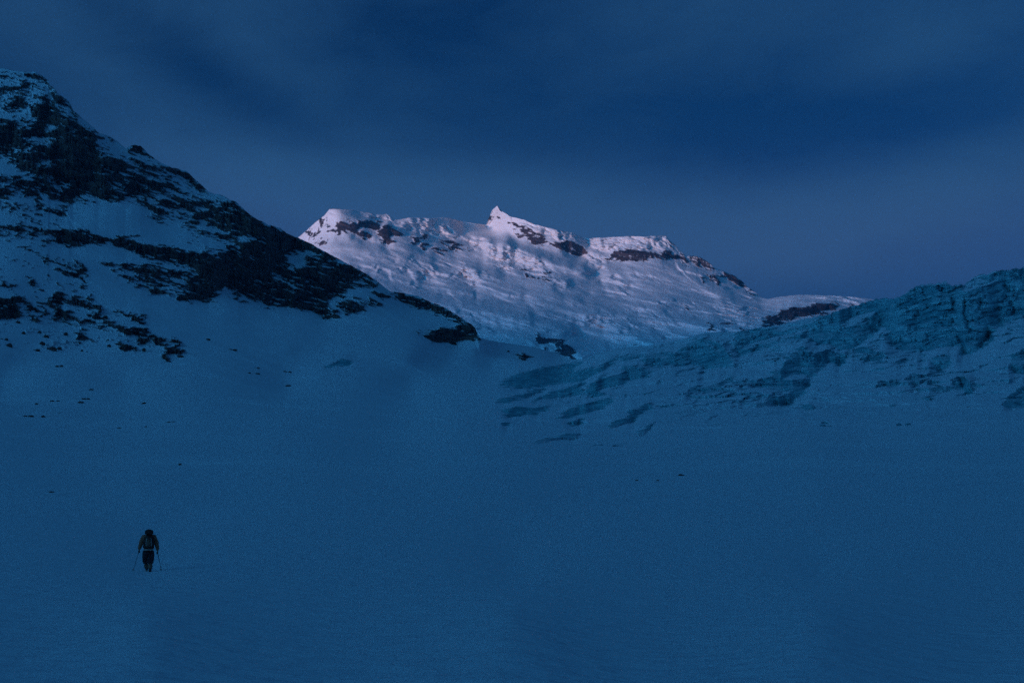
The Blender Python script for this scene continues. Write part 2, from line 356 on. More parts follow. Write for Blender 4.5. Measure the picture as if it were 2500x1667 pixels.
def tps_eval(fit, u, v):
    x, sol = fit
    U, V = u.ravel() / 1000.0, v.ravel() / 1000.0
    out = sol[-3] + sol[-2] * U + sol[-1] * V
    for (cx, cy), w in zip(x, sol[:-3]):
        r2 = (U - cx) ** 2 + (V - cy) ** 2
        out += w * 0.5 * r2 * np.log(r2 + 1e-14)
    return np.exp(out).reshape(u.shape)


near_ctrl = []
for uu in (-1200, -300, 360, 1250, 2000, 2800, 3700):
    near_ctrl += [(uu, 1863, 10), (uu, 1667, 15.2), (uu, 1500, 27.5), (uu, 1396, 57.5), (uu, 1300, 98), (uu, 1200, 160)]
near_ctrl += [(-1200, 1100, 260), (0, 1100, 265), (800, 1100, 275), (1400, 1100, 290), (0, 1020, 400), (700, 1020, 430), (1100, 1020, 450),
 (0, 960, 560), (300, 940, 600), (700, 950, 650), (1000, 950, 720), (0, 880, 640), (300, 850, 700), (700, 850, 800), (1000, 870, 850),
 (0, 700, 760), (300, 700, 830), (600, 700, 920), (900, 780, 960), (0, 500, 880), (300, 500, 960), (600, 560, 1030), (70, 188, 1150), (0, 300, 1050),
 (300, 370, 1080), (520, 480, 1100), (700, 590, 1110), (930, 650, 1120), (1000, 722, 1120), (1100, 765, 1080), (1170, 830, 1000), (1100, 880, 930),
 (1200, 900, 930), (1330, 870, 1080), (1390, 878, 1100), (-700, 100, 1200), (-700, 500, 900), (-700, 880, 650),
 (1215, 945, 700), (1420, 885, 900), (1700, 815, 850), (1800, 800, 800), (2130, 735, 760), (2250, 690, 740), (2500, 655, 720), (3300, 600, 720),
 (1600, 950, 560), (1300, 1020, 450), (1500, 1090, 310), (1800, 1050, 350), (1900, 900, 580), (2100, 950, 470), (2300, 900, 500), (2500, 950, 420),
 (2500, 800, 560), (2100, 1060, 320), (2500, 1060, 300), (3300, 950, 420), (3500, 1100, 240)]
NEAR_FIT = tps_fit(near_ctrl)

far_ctrl = [(735, 575, 5500), (770, 540, 5150), (812, 512, 4900), (600, 640, 6000), (870, 512, 4950), (940, 520, 5050), (1000, 535, 5050), (1110, 530, 5250), (1190, 550, 5350),
 (1188, 545, 5350), (1216, 505, 5050), (1235, 520, 5080), (1300, 545, 4950), (1390, 568, 4900), (1440, 583, 5000), (1500, 580, 4900), (1630, 577, 4850),
 (1660, 612, 4800), (1740, 640, 4750), (1820, 700, 4500), (1860, 728, 4300), (1950, 720, 4000), (2100, 728, 3800), (2300, 760, 3600),
 (820, 580, 4750), (900, 590, 4720), (760, 600, 4950), (1000, 610, 4700), (1100, 600, 4950), (1200, 585, 5050), (1300, 590, 4850), (1400, 620, 4750), (1550, 630, 4650),
 (1700, 670, 4500), (850, 660, 4400), (1000, 680, 4350), (1150, 680, 4400), (1300, 680, 4400), (1500, 700, 4350), (1700, 740, 4000), (1850, 760, 3800),
 (1950, 770, 3500), (1000, 750, 3900), (1200, 750, 3900), (1400, 770, 3800), (1550, 790, 3650), (1700, 800, 3450), (1900, 810, 3200), (1200, 810, 3500), (1400, 830, 3300),
 (1550, 840, 3200), (1200, 880, 3000), (1400, 900, 2800), (1700, 880, 2850), (700, 760, 4300), (600, 950, 3300), (2300, 950, 2600)]
FAR_FIT = tps_fit([(u_, v_, 4300 + (y_ - 4300) * .62) for u_, v_, y_ in far_ctrl])

# ---------------------------------------------------------------- skylines
near_sky = np.vstack([
 np.array([[-1200, -20], [-700, 30], [-350, 110], [-120, 150]]),
 pts(1, "0 50 110 75 230 90 290 86 350 122 400 160 402 195 450 227 480 270 560 318 600 400 690 480 770 540 810 590 870 600 960 655 1030 715 1080 688 1150 690 1200 740 1270 800 1320 835 1390 865 1460 885 1530 900 1580 950 1640 1000 1710 1070 1840 1105 1890 1135 1950 1160 2010 1225 2100 1290"),
 pts(3, "520 330 620 360 680 410 790 450 880 490 960 540 1100 612 1250 692 1380 770 1440 812 1480 850 1530 880 1620 888 1750 918 1860 965 1960 1006 2060 1066 2140 1117 2210 1168"),
 pts(5, "30 1000 64 1082 180 1108 330 1130 480 1150 560 1172 700 1212 790 1250 860 1240 1000 1190 1180 1155 1370 1140 1600 1095 1800 1040 2000 1035"),
 pts(6, "60 585 162 562 300 548 480 505 700 462 760 437 930 382 1040 352 1130 340 1240 330 1330 272 1410 226 1500 233 1540 216 1590 216 1640 235 1730 236 1850 165 2000 130 2195 100"),
 np.array([[2700, 628], [3000, 600], [3700, 560]])])
far_sky = np.vstack([
 np.array([[560, 690], [690, 610]]),
 pts(4, "135 370 190 320 280 240 360 180 410 120 440 114 520 119 640 129 760 149 850 168 880 172 925 172 960 165 990 190 1025 215 1060 222 1130 212 1170 201 1300 205 1390 209 1480 200 1560 205 1640 230 1780 255 1915 272 1922 230 1950 170 1972 120 2015 85 2040 122 2110 170 2130 188"),
 pts(5, "335 160 400 175 480 210 600 240 700 265 780 275 850 312 900 319 1000 315 1100 308 1200 303 1350 305 1380 300 1490 301 1520 335 1575 380 1600 415 1650 455 1730 455 1760 465 1840 520 1860 545 1960 580 2020 605 2080 650 2110 690 2160 720 2230 775 2270 785"),
 pts(6, "280 335 340 325 480 312 620 315 750 320 880 328 1000 340 1050 350"), np.array([[2300, 765]])])


def skyline(poly, u):
    o = np.argsort(poly[:, 0], kind='stable')
    return np.interp(u, poly[o, 0], poly[o, 1])


# ---------------------------------------------------------------- mesh helpers
def grid_normals(P):
    du = np.gradient(P, axis=1); dv = np.gradient(P, axis=0)
    n = np.cross(dv, du)
    n /= np.linalg.norm(n, axis=2)[..., None] + 1e-12
    return n


def mesh_from_grid(name, P, faces_sel, attrs, mat, N=None):
    R, C = P.shape[:2]
    idx = np.arange(R * C).reshape(R, C)
    q = np.stack([idx[:-1, :-1], idx[1:, :-1], idx[1:, 1:], idx[:-1, 1:]], -1)[faces_sel]
    used, inv = np.unique(q.ravel(), return_inverse=True)
    nv, nf = len(used), len(q)
    me = bpy.data.meshes.new(name)
    me.vertices.add(nv); me.loops.add(nf * 4); me.polygons.add(nf)
    me.vertices.foreach_set('co', P.reshape(-1, 3)[used].astype(np.float32).ravel())
    me.loops.foreach_set('vertex_index', inv.astype(np.int32).ravel())
    me.polygons.foreach_set('loop_start', np.arange(0, nf * 4, 4, dtype=np.int32))
    me.polygons.foreach_set('use_smooth', np.ones(nf, bool))
    for k, a in attrs.items():
        at_ = me.attributes.new(k, 'FLOAT', 'POINT')
        at_.data.foreach_set('value', a.ravel()[used].astype(np.float32))
    me.update(calc_edges=True)
    if N is not None:
        me.normals_split_custom_set_from_vertices(N.reshape(-1, 3)[used].tolist())
    me.materials.append(mat)
    o = bpy.data.objects.new(name, me)
    COL.objects.link(o)
    return o


def tag(o, label=None, cat=None, group=None, kind=None):
    if label: o['label'] = label
    if cat: o['category'] = cat
    if group: o['group'] = group
    if kind: o['kind'] = kind
    return o


# ---------------------------------------------------------------- materials
class NT:
    def __init__(self, tree):
        self.t = tree; self.n = tree.nodes; self.l = tree.links

    def new(self, typ, **kw):
        nd = self.n.new(typ)
        for k, v in kw.items():
            setattr(nd, k, v)
        return nd

    def link(self, a, b):
        self.l.new(a, b)

    def math(self, op, a, b=None, c=None, clamp=False):
        nd = self.new('ShaderNodeMath', operation=op, use_clamp=clamp)
        for i, x in enumerate((a, b, c)):
            if x is None: continue
            if isinstance(x, (int, float)): nd.inputs[i].default_value = x
            else: self.link(x, nd.inputs[i])
        return nd.outputs[0]

    def mix(self, f, a, b, blend='MIX'):
        nd = self.new('ShaderNodeMix', data_type='RGBA', blend_type=blend)
        for i, x in ((0, f), (6, a), (7, b)):
            if isinstance(x, (int, float)): nd.inputs[i].default_value = x
            elif isinstance(x, tuple): nd.inputs[i].default_value = x if len(x) == 4 else x + (1,)
            else: self.link(x, nd.inputs[i])
        return nd.outputs[2]

    def noise(self, vec, scale, detail=4, rough=.55):
        nd = self.new('ShaderNodeTexNoise')
        nd.inputs['Scale'].default_value = scale; nd.inputs['Detail'].default_value = detail; nd.inputs['Roughness'].default_value = rough
        if vec is not None: self.link(vec, nd.inputs['Vector'])
        return nd.outputs['Fac']


def new_mat(name):
    m = bpy.data.materials.new(name); m.use_nodes = True
    m.node_tree.nodes.clear()
    t = NT(m.node_tree)
    out = t.new('ShaderNodeOutputMaterial'); b = t.new('ShaderNodeBsdfPrincipled')
    t.link(b.outputs[0], out.inputs[0])
    return m, t, b


HAZE = 5e-5
SNOW = (0.86, 0.87, 0.89)


def terrain_material(name, fine, rock_a=(.030, .012, .007), rock_b=(.24, .125, .095), ice_a=(.06, .30, .35), ice_b=(.44, .80, .81)):
    m, t, b = new_mat(name)
    tc = t.new('ShaderNodeTexCoord').outputs['Object']
    n1 = t.noise(tc, fine * .12, 5); n2 = t.noise(tc, fine, 4, .6)
    rock = t.new('ShaderNodeAttribute', attribute_name='rock').outputs['Fac']
    ice = t.new('ShaderNodeAttribute', attribute_name='ice').outputs['Fac']
    snow = t.mix(n1, (.82, .845, .875), (.88, .885, .895))
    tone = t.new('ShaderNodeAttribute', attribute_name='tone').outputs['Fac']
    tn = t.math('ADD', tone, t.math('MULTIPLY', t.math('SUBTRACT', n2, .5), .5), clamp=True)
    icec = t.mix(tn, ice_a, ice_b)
    rk = t.math('ADD', t.math('MULTIPLY', n1, .6), t.math('MULTIPLY', n2, .5))
    rockc = t.mix(t.math('ADD', t.math('SUBTRACT', t.math('MULTIPLY', rk, .5), .25), tone, clamp=True), rock_a, rock_b)
    e = t.math('MULTIPLY', t.math('SUBTRACT', n2, .5), .5)
    rf = t.math('MULTIPLY', t.math('SUBTRACT', t.math('ADD', rock, t.math('MULTIPLY', e, t.math('MULTIPLY', rock, 1.6))), .10), 1.25, clamp=True)
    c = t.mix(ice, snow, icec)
    c = t.mix(rf, c, rockc)
    t.link(c, b.inputs['Base Color'])
    b.inputs['Roughness'].default_value = .75
    b.inputs['Specular IOR Level'].default_value = .25
    mp = t.new('ShaderNodeMapping'); mp.inputs['Scale'].default_value = (.28 * fine, 1.1 * fine, fine); mp.inputs['Rotation'].default_value = (0, 0, .5)
    t.link(tc, mp.inputs[0])
    b2 = t.new('ShaderNodeBump'); b2.inputs['Strength'].default_value = .55; b2.inputs['Distance'].default_value = .16 / fine
    t.link(t.noise(mp.outputs[0], 1.0, 5, .55), b2.inputs['Height'])
    bp = t.new('ShaderNodeBump'); bp.inputs['Strength'].default_value = .35
    t.link(b2.outputs[0], bp.inputs['Normal'])
    bp.inputs['Distance'].default_value = .6 / fine
    t.link(n2, bp.inputs['Height']); t.link(bp.outputs[0], b.inputs['Normal'])
    return m


M_NEAR = terrain_material('snow_rock_ice', 1.0)
M_FAR = terrain_material('far_snow_rock', .12, rock_a=(.022, .017, .018), rock_b=(.17, .115, .105))

# ---------------------------------------------------------------- near terrain: snow field, rocky ridge, icefall (one continuous surface)
wide = np.geomspace(40, 9000, 26)
cu = np.concatenate([-1219 - wide[::-1], np.arange(-1200, -60, 19.0), np.arange(-60, 2560, 2.3), np.arange(2560, 3701, 19.0), 3719 + wide])
vs = skyline(near_sky, cu)
jag = fbm(cu * .06, cu * 0 + 3.1, cu * 0, 5, .6)
rough_amt = np.interp(cu, [-1200, 60, 100, 1150, 1180, 1800, 2000, 2500, 3700], [3, 1.0, 5, 5, .6, 2.5, 11, 15, 15])
N1, N2 = 400, 120
V_MID = np.interp(cu, [0, 2500], [1110, 1130])
s1 = np.linspace(0, 1, N1)
rows_u = vs[None] + (V_MID - vs)[None] * s1[:, None]
s2 = np.linspace(0, 1, N2 + 1)[1:] ** 1.25
rows_l = V_MID[None] + (1863 - V_MID)[None] * s2[:, None]
V = np.vstack([rows_u, rows_l])
V = V + (jag * rough_amt)[None] * np.exp(-(V - vs[None]) / 18.0)      # ragged crest, dying out down the slope
U = np.broadcast_to(cu[None], V.shape).copy()
Y0 = tps_eval(NEAR_FIT, np.clip(U, -1200, 3700), V)
B = at(U, V, Y0)                                     # smooth base surface in metres
X, Z = B[..., 0], B[..., 2]

# rock mask: coverage against a strata noise stretched along the dip
ca, sa = math.cos(.28), math.sin(.28)
xs, zs = X * ca - Z * sa, X * sa + Z * ca
strat = fbm(xs / 24, zs / 8.5, Y0 / 30, 6, .58)
clump = fbm(xs / 60, zs / 45, Y0 / 80 + 5, 3)
q = .5 + (strat + .35 * clump) * 1.15
w1 = fbm(xs / 9, zs / 5, Y0 / 30 + 3, 4, .6); w2 = fbm(xs / 9 + 40, zs / 5, Y0 / 30 + 9, 4, .6)
cov = sample(R_NEAR, U + 38 * w1, V + 20 * w2)
speck = fbm(xs / 4.2, zs / 1.7, Y0 / 12, 3, .65)
q = .5 + (strat * .95 + .4 * clump + .80 * speck) * 1.28
rockm = smooth(-.11, .11, cov * 1.22 - .04 - q) * smooth(.05, .25, cov)
near_left = smooth(1450, 1400, U)
rockm = rockm * near_left
# ice mask
iq = .5 + (fbm(X / 9, Z / 5, Y0 / 12, 5, .55)) * 1.0
fa = X * .94 + Z * .34; fb = Z * .94 - X * .34       # along and across the flow bands
w1 = fbm(fa / 9, fb / 3.5, Y0 / 20 + 31, 4, .6); w2 = fbm(fa / 9 + 11, fb / 3.5, Y0 / 20 + 37, 4, .6)
icov = sample(R_ICE, U + 22 * w1, V + 13 * w2)
iq = .5 + .6 * fbm(fa / 16, fb / 3.6, Y0 / 14, 5, .6) + .55 * fbm(fa / 5, fb / 1.2, Y0 / 9, 3, .65)
icem = smooth(-.15, .15, icov * 1.25 - iq * .92) * smooth(.03, .25, icov)
Vn = V + 75 * fbm(X / 38, X * 0 + 2, Y0 / 300, 3) * smooth(1300, 1500, U)
ice_zone = np.maximum(smooth(1150, 1230, U) * smooth(1110, 1040, Vn), smooth(760, 775, U) * smooth(890, 875, U) * smooth(860, 870, V) * smooth(915, 905, V))


def carve(mask, k, decay_px, dv, dY):
    """cliffs: where mask is set the face rises steeply; the shelf below recovers the lost depth"""
    dn = np.zeros_like(mask)
    acc = np.zeros(mask.shape[1])
    for i in range(mask.shape[0]):
        acc = acc * np.exp(-dv[i] / decay_px * (1 - np.clip(np.abs(mask[i]), 0, 1)) ** 2) + k * mask[i] * np.abs(dY[i])
        dn[i] = acc
    up = np.zeros_like(mask)
    acc = np.zeros(mask.shape[1])
    for i in range(mask.shape[0] - 1, -1, -1):
        acc = acc * np.exp(-dv[i] / decay_px * (1 - np.clip(np.abs(mask[i]), 0, 1)) ** 2) + k * mask[i] * np.abs(dY[i])
        up[i] = acc
    return (dn - up) * .5


def lateral(a, r):
    """soften across columns"""
    c = np.cumsum(np.pad(a, ((0, 0), (r + 1, r)), mode='edge'), axis=1)
    return (c[:, 2 * r + 1:] - c[:, :-2 * r - 1]) / (2 * r + 1)


def climb(Y, px_, lo=.04):
    """walking up a line of sight the ground never comes back towards the camera: overhangs become sheer faces"""
    steps = np.cumsum((px_ * lo)[::-1], axis=0)
    return (np.maximum.accumulate(Y[::-1] - steps, axis=0) + steps)[::-1]


dV = np.abs(np.gradient(V, axis=0)); dYv = np.gradient(Y0, axis=0)
px = Y0 / F                                          # metres per photo pixel
lean = np.clip(np.abs(dYv) / (px * dV), 0, 9)        # metres moved along the sight line per metre of height
rel = carve(rockm * .8 + .2 * cov * near_left, .65, 26, dV, dYv)
rb = lateral(rockm, 3)
rel = lateral(rel, 4) * rb + lateral(lateral(rel, 12), 12) * (1 - rb)
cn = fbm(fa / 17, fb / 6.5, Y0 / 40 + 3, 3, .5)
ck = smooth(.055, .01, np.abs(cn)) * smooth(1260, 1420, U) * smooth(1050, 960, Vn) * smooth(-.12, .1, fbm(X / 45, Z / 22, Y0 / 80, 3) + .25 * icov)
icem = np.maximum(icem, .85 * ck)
rel = rel + 2.5 * ck * ice_zone
rel = rel + lateral(carve(icem * ice_zone, .50, 14, dV, np.clip(np.abs(dYv), 0, 2.2)), 2)
# roughness of rock, ice and snow (heights in metres)
h = rockm * (.6 + 3.6 * fbm(xs / 14, zs / 6, Y0 / 15, 5, .6, ridge=True))
flowc = X + .55 * Y0
h = h + ice_zone * icem * 1.4 * fbm(flowc / 16, Y0 / 26, Z / 10, 5, .6, ridge=True)
zone_r = smooth(1350, 1800, U) * smooth(1080, 940, Vn)
h = h + ice_zone * (.12 + .88 * zone_r) * (3.4 * fbm(flowc / 45, Y0 / 50, X * 0 + 3, 4, .5) + .9 * fbm(X / 18, Z / 7, Y0 / 30, 4, .6, ridge=True))
slope_zone = smooth(990, 900, V)
h = h + slope_zone * smooth(1250, 1100, U) * (3.0 * fbm(X / 90, Y0 / 90, Z / 60, 4) + .35 * fbm(xs / 16, zs / 7, Y0 / 20, 3))
h = h + (1 - slope_zone) * smooth(1420, 1230, V) * np.clip(Y0 / 260, .0, 1) * 3.5 * fbm(X / 95 + Y0 / 300, Y0 / 75, X * 0, 3, .45)
bl, tl, cr = blocks(xs / 7, zs / 3.2)
rtone = .34 + .20 * bl + .75 * fbm(xs / 11, zs / 2.2, Y0 / 25, 4, .62) + .25 * fbm(xs / 40, zs / 30, Y0 / 60, 2) - .22 * smooth(.10, 0, cr)
rel = rel - rockm * (3.2 * bl + 4.2 * tl - 2.4 * smooth(.12, 0, cr))
rel = rel - h * lean * (1 - .72 * icem * ice_zone)
bl, tl, cr = blocks(fa / 12.5 + .3 * fbm(X / 6, Z / 4, Y0 / 30, 3), fb / 6.2 + .3 * fbm(X / 5, Z / 4 + 9, Y0 / 30, 3))
bl2, tl2, cr2 = blocks(fa / 4.4 + 40 + .2 * fbm(X / 3, Z / 2, Y0 / 30, 2), fb / 2.3 + 7)
crk = smooth(-.05, .2, fbm(X / 30, Z / 18, Y0 / 60, 3))       # only some joints have opened
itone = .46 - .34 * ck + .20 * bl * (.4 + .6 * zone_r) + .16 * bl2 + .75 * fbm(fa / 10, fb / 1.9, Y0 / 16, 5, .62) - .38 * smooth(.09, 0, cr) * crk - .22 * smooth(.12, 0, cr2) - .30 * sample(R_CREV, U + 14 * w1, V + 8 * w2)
iz = np.minimum(1, 4.0 / np.maximum(lean, .1)) * ice_zone * np.clip(icem * (.45 + .55 * zone_r) + .15 * zone_r, 0, 1)
rel = rel - iz * (4.4 * bl + 5.4 * tl - 2.6 * smooth(.08, 0, cr) * crk) - iz * (1.8 * bl2 + 2.4 * tl2 - .9 * smooth(.12, 0, cr2))
rel = rel + 9.0 * sample(R_CREV, U + 14 * w1, V + 8 * w2)
Yd = np.maximum(Y0 + rel, Y0 * .75)
soft_ice = np.clip(icem * ice_zone + .5 * zone_r * ice_zone, 0, 1) * smooth(6.5, 4.0, lean)
Yd = climb(Yd, px * dV) * (1 - soft_ice) + Yd * soft_ice
P = at(U, V, Yd)
P[..., 2] += (1 - slope_zone) * np.clip(Y0 / 60, .2, 1) * .10 * fbm(P[..., 0] / 9, P[..., 1] / 6, X * 0, 4) * smooth(1150, 1250, V)
# snow settles on ledges and block tops, bare rock and ice show on the steep faces
pn = grid_normals(P)
nz = np.abs(pn[..., 2])
nz = lateral(nz, 1)
rockm = rockm * (1 - .75 * smooth(.80, .93, nz))
icem = icem * (1 - .50 * zone_r * smooth(.88, .97, nz))
icem = np.maximum(icem, .85 * zone_r * smooth(.62, .40, nz))
NEAR_P, NEAR_U, NEAR_V = P, cu, V

# behind the crest and under / behind the camera
back = []
top = P[0]
for dy, dz in ((700, 420), (260, 150), (90, 45), (28, 10), (8, 1.6)):
    t_ = top.copy(); t_[:, 1] += dy; t_[:, 0] *= (1 + dy / 3000.0); t_[:, 2] -= dz
    t_[:, 2] = np.maximum(t_[:, 2], -40)
    back.append(t_)
front = []
bot = P[-1]
for y, w, dz in ((7, 1.05, 0), (4, 1.15, 0), (0, 1.5, 0), (-6, 2.5, -.1), (-25, 8, -.6), (-90, 30, -3), (-300, 110, -12), (-900, 300, -35), (-2600, 500, -60)):
    t_ = bot.copy(); t_[:, 1] = y; t_[:, 0] = (cu - 1250) / F * 10 * w; t_[:, 2] = dz
    front.append(t_)
PF = np.concatenate([np.array(back), P, np.array(front)], 0)
nb, nfr = len(back), len(front)


def padA(a, val_top=None):
    return np.concatenate([np.repeat(a[:1], nb, 0), a, np.zeros((nfr, a.shape[1]))], 0)


NN = grid_normals(PF)
if NN[nb + N1 + 50, 700, 2] < 0:
    NN = -NN
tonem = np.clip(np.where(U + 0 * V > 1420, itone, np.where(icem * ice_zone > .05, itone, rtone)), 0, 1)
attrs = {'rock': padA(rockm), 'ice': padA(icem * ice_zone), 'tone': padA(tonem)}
# split into the three bodies (same surface, shared edges)
Uc = .25 * (U[:-1, :-1] + U[1:, 1:] + U[1:, :-1] + U[:-1, 1:]); Vc = .25 * (V[:-1, :-1] + V[1:, 1:] + V[1:, :-1] + V[:-1, 1:])
ridge_foot = np.interp(Uc, [-1200, -100, 0, 300, 500, 700, 900, 1100, 1200, 1330, 1405], [1000, 985, 985, 965, 950, 945, 945, 935, 925, 915, 876])
ice_left = np.interp(Vc, [870, 878, 900, 940, 990, 1050, 1110], [1450, 1405, 1330, 1205, 1195, 1230, 1330])
ice_foot = np.interp(Uc, [1190, 1240, 1330, 1480, 1600, 1750, 1950, 2200, 2500, 3700], [960, 1045, 1090, 1100, 1085, 1060, 1065, 1065, 1060, 1060])
reg = np.zeros(Uc.shape, int)
reg[(Uc < 1406) & (Vc < ridge_foot)] = 1
reg[(Uc > ice_left) & (Vc < ice_foot)] = 2
regF = np.zeros((PF.shape[0] - 1, PF.shape[1] - 1), int)
regF[nb:nb + reg.shape[0]] = reg
regF[:nb] = reg[0][None]
snow_field = mesh_from_grid('snow_field', PF, regF == 0, attrs, M_NEAR, NN)
ridge = mesh_from_grid('rocky_ridge', PF, regF == 1, attrs, M_NEAR, NN)
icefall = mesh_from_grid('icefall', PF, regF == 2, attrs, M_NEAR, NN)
tag(snow_field, 'smooth snow covered glacier basin rising from the skier to the mountains', 'snow', kind='structure')
tag(ridge, 'dark snow streaked rock ridge falling from upper left to the middle', 'mountain', kind='structure')
tag(icefall, 'broken teal glacier icefall rising on the right', 'glacier', kind='structure')


def ground(u, v):
    """world point of the near terrain seen at photo pixel u, v"""
    j = int(np.argmin(np.abs(cu - u)))
    col = NEAR_V[:, j]
    i = int(np.argmin(np.abs(col - v)))
    return Vector(NEAR_P[i, j]), Vector(NN[nb + i, j])


# ---------------------------------------------------------------- far mountain
fu = np.arange(600, 2290, 2.2)
fv = skyline(far_sky, fu)
fv = fv + fbm(fu * .09, fu * 0 + 8, fu * 0, 4, .6) * 1.6
NF = 230
fvb = np.interp(fu, [600, 1000, 1170, 1400, 1700, 2000, 2300], [900, 880, 900, 930, 900, 850, 860])
env = np.array([fv[max(0, i - 45):i + 46].max() for i in range(len(fv))])
env = np.convolve(np.pad(env, 30, mode='edge'), np.ones(61) / 61, 'valid') + 10
env = np.maximum(env, fv + 4)
FV = np.vstack([fv[None] + (env - fv)[None] * np.linspace(0, 1, 40)[:, None], env[None] + (fvb - env)[None] * np.linspace(0, 1, NF)[1:, None]])
FU = np.broadcast_to(fu[None], FV.shape).copy()
FY = tps_eval(FAR_FIT, FU, FV)
FB = at(FU, FV, FY)
X, Z = FB[..., 0], FB[..., 2]
ca, sa = math.cos(.3), math.sin(.3)
xs, zs = X * ca - Z * -sa, X * -sa * -1 + Z * ca
fq = .5 + fbm(xs / 70, zs / 38, FY / 90, 5, .6) * 1.1
fw1 = fbm(xs / 40, zs / 24, FY / 90 + 3, 4, .6); fw2 = fbm(xs / 40 + 9, zs / 24, FY / 90 + 7, 4, .6)
fcov = sample(R_FAR, FU + 34 * fw1, FV + 20 * fw2)
fq = fq + .55 * fbm(X / 8, Z / 36, FY / 60, 3, .6) + .75 * fbm(xs / 16, zs / 8, FY / 40, 3, .65)
frock = smooth(-.16, .16, fcov * 1.26 - .05 - fq) * smooth(.05, .25, fcov)
fcl = sample(R_CLIFF, FU + 25 * fw1, FV + 18 * fw2)
fsh = sample(R_SHELF, FU + 30 * fw1, FV + 16 * fw2)
fdv = np.abs(np.gradient(FV, axis=0)); fdy = np.gradient(FY, axis=0)
fpx = FY / F
flean = np.clip(np.abs(fdy) / (fpx * fdv), .3, 5)
clmod = np.clip(.7 + 1.1 * fbm(X / 45, Z / 60, FY / 80, 3), 0, 1.6)
frel = lateral(carve(frock, .55, 14, fdv, fdy), 3) + lateral(carve(np.where(fcl > .08, fcl * clmod, -1.5 * fsh * (1 - smooth(0, .08, fcl))), .9, 16, fdv, fdy), 2)
frel = frel + 5.0 * sample(R_STREAK, FU + 14 * fw1, FV + 9 * fw2) * flean / 4
ga = X * .93 - Z * .37; gb = Z * .93 + X * .37       # glacier flow, down to the right
fh = 24 * fbm(X / 420, FY / 420, X * 0 + 1, 3) + 14 * fbm(ga / 190, gb / 75, FY / 400 + 5, 4, .5)
fh = fh + 3.0 * fbm(ga / 60, gb / 30, FY / 200 + 7, 4, .6, ridge=True) * (.15 + .85 * smooth(560, 700, FV) * smooth(.40, .65, .5 + .9 * fbm(ga / 260, gb / 90, FY / 500 + 2, 3)))
bl, tl, cr = blocks(ga / 95 + .5 * fbm(X / 70, Z / 50, FY / 200, 3), gb / 48 + .5 * fbm(X / 70 + 7, Z / 50, FY / 200, 3))
rugged = smooth(.42, .62, .5 + .9 * fbm(ga / 260, gb / 90, FY / 500 + 2, 3) + .5 * fcl - .5 * fsh)
fh = fh + smooth(560, 680, FV) * rugged * (3 * bl + 7 * tl)
fh = fh + frock * (2 + 5 * fbm(xs / 45, zs / 25, FY / 80, 4, .6, ridge=True))
fh = fh + fcl * 6 * fbm(X / 34, Z / 30, FY / 90, 4, .6)
frel = frel - fh * flean
ga = X * .93 - Z * .37; gb = Z * .93 + X * .37       # glacier flow, down to the right
gf = smooth(545, 640, FV)
frel = frel - gf * 8 * fbm(ga / 90, gb / 32, FY / 250, 5, .58)
bl, tl, cr = blocks(xs / 30, zs / 14)
ftone = np.clip(.22 + .16 * bl + .7 * fbm(xs / 50, zs / 11, FY / 90, 4, .62) - .2 * smooth(.1, 0, cr), 0, 1)
bl, tl, cr = blocks(ga / 26 + .3 * fbm(X / 20, Z / 15, FY / 90, 3), gb / 15 + .3 * fbm(X / 20 + 5, Z / 15, FY / 90, 3))
ser = np.clip(fcl + .45 * smooth(700, 790, FV) * smooth(.45, .6, .5 + fbm(ga / 120, gb / 40, FY / 300, 3)), 0, 1)
frel = frel - ser * (13 * bl + 12 * tl - 15 * smooth(.10, 0, cr))
frel = frel - fcl * 6 * fbm(X / 18, Z / 30, FY / 60, 4, .6)
hard = np.clip(.8 * fcl, 0, 1)
FYd = lateral(climb(FY + frel, fpx * fdv) * (1 - hard) + (FY + frel) * hard, 1)
FP = at(FU, FV, FYd)
fback = []
for dy, dz in ((2500, 1500), (900, 600), (300, 170), (90, 30), (25, 4)):
    t_ = FP[0].copy(); t_[:, 1] += dy; t_[:, 2] -= dz
    fback.append(t_)
FPF = np.concatenate([np.array(fback), FP], 0)
FN = grid_normals(FPF)
if FN[200, 400, 1] > 0:
    FN = -FN
fa = {'rock': np.concatenate([np.repeat(frock[:1], 5, 0), frock], 0), 'ice': np.zeros(FPF.shape[:2]), 'tone': np.concatenate([np.repeat(ftone[:1], 5, 0), ftone], 0)}
far = mesh_from_grid('snow_mountain', FPF, np.ones((FPF.shape[0] - 1, FPF.shape[1] - 1), bool), fa, M_FAR, FN)
tag(far, 'distant snow mountain with pink lit summits and glacier slopes', 'mountain', kind='structure')

# ---------------------------------------------------------------- sun and an unseen ridge added behind the camera to shade the basin
SUN_EL = math.radians(3.0)
saz = np.array([-.80, -.60])
saz /= np.hypot(*saz)
sun_dir = Vector((saz[0] * math.cos(SUN_EL), saz[1] * math.cos(SUN_EL), math.sin(SUN_EL)))
SHADE_RIDGE_H, SHADE_RIDGE_D = 1065.0, 2600.0
wt = np.linspace(-7500, 7500, 220); wsn = np.linspace(-1, 1, 41)
T, S = np.meshgrid(wt, wsn)
perp = np.array([-saz[1], saz[0]])
wx = saz[0] * (SHADE_RIDGE_D + S * 1500) + perp[0] * T
wy = saz[1] * (SHADE_RIDGE_D + S * 1500) + perp[1] * T
wh = (1 - np.abs(S)) ** 1.1 * (SHADE_RIDGE_H + 70 * fbm(T / 900, S * 0, S * 0 + 2, 4)) + 60 * fbm(wx / 400, wy / 400, S * 0, 5) * (1 - np.abs(S)) * np.abs(S) * 3 - 70
WP = np.stack([wx, wy, wh], -1)
WN = grid_normals(WP)
if WN[10, 50, 2] < 0:
    WN = -WN
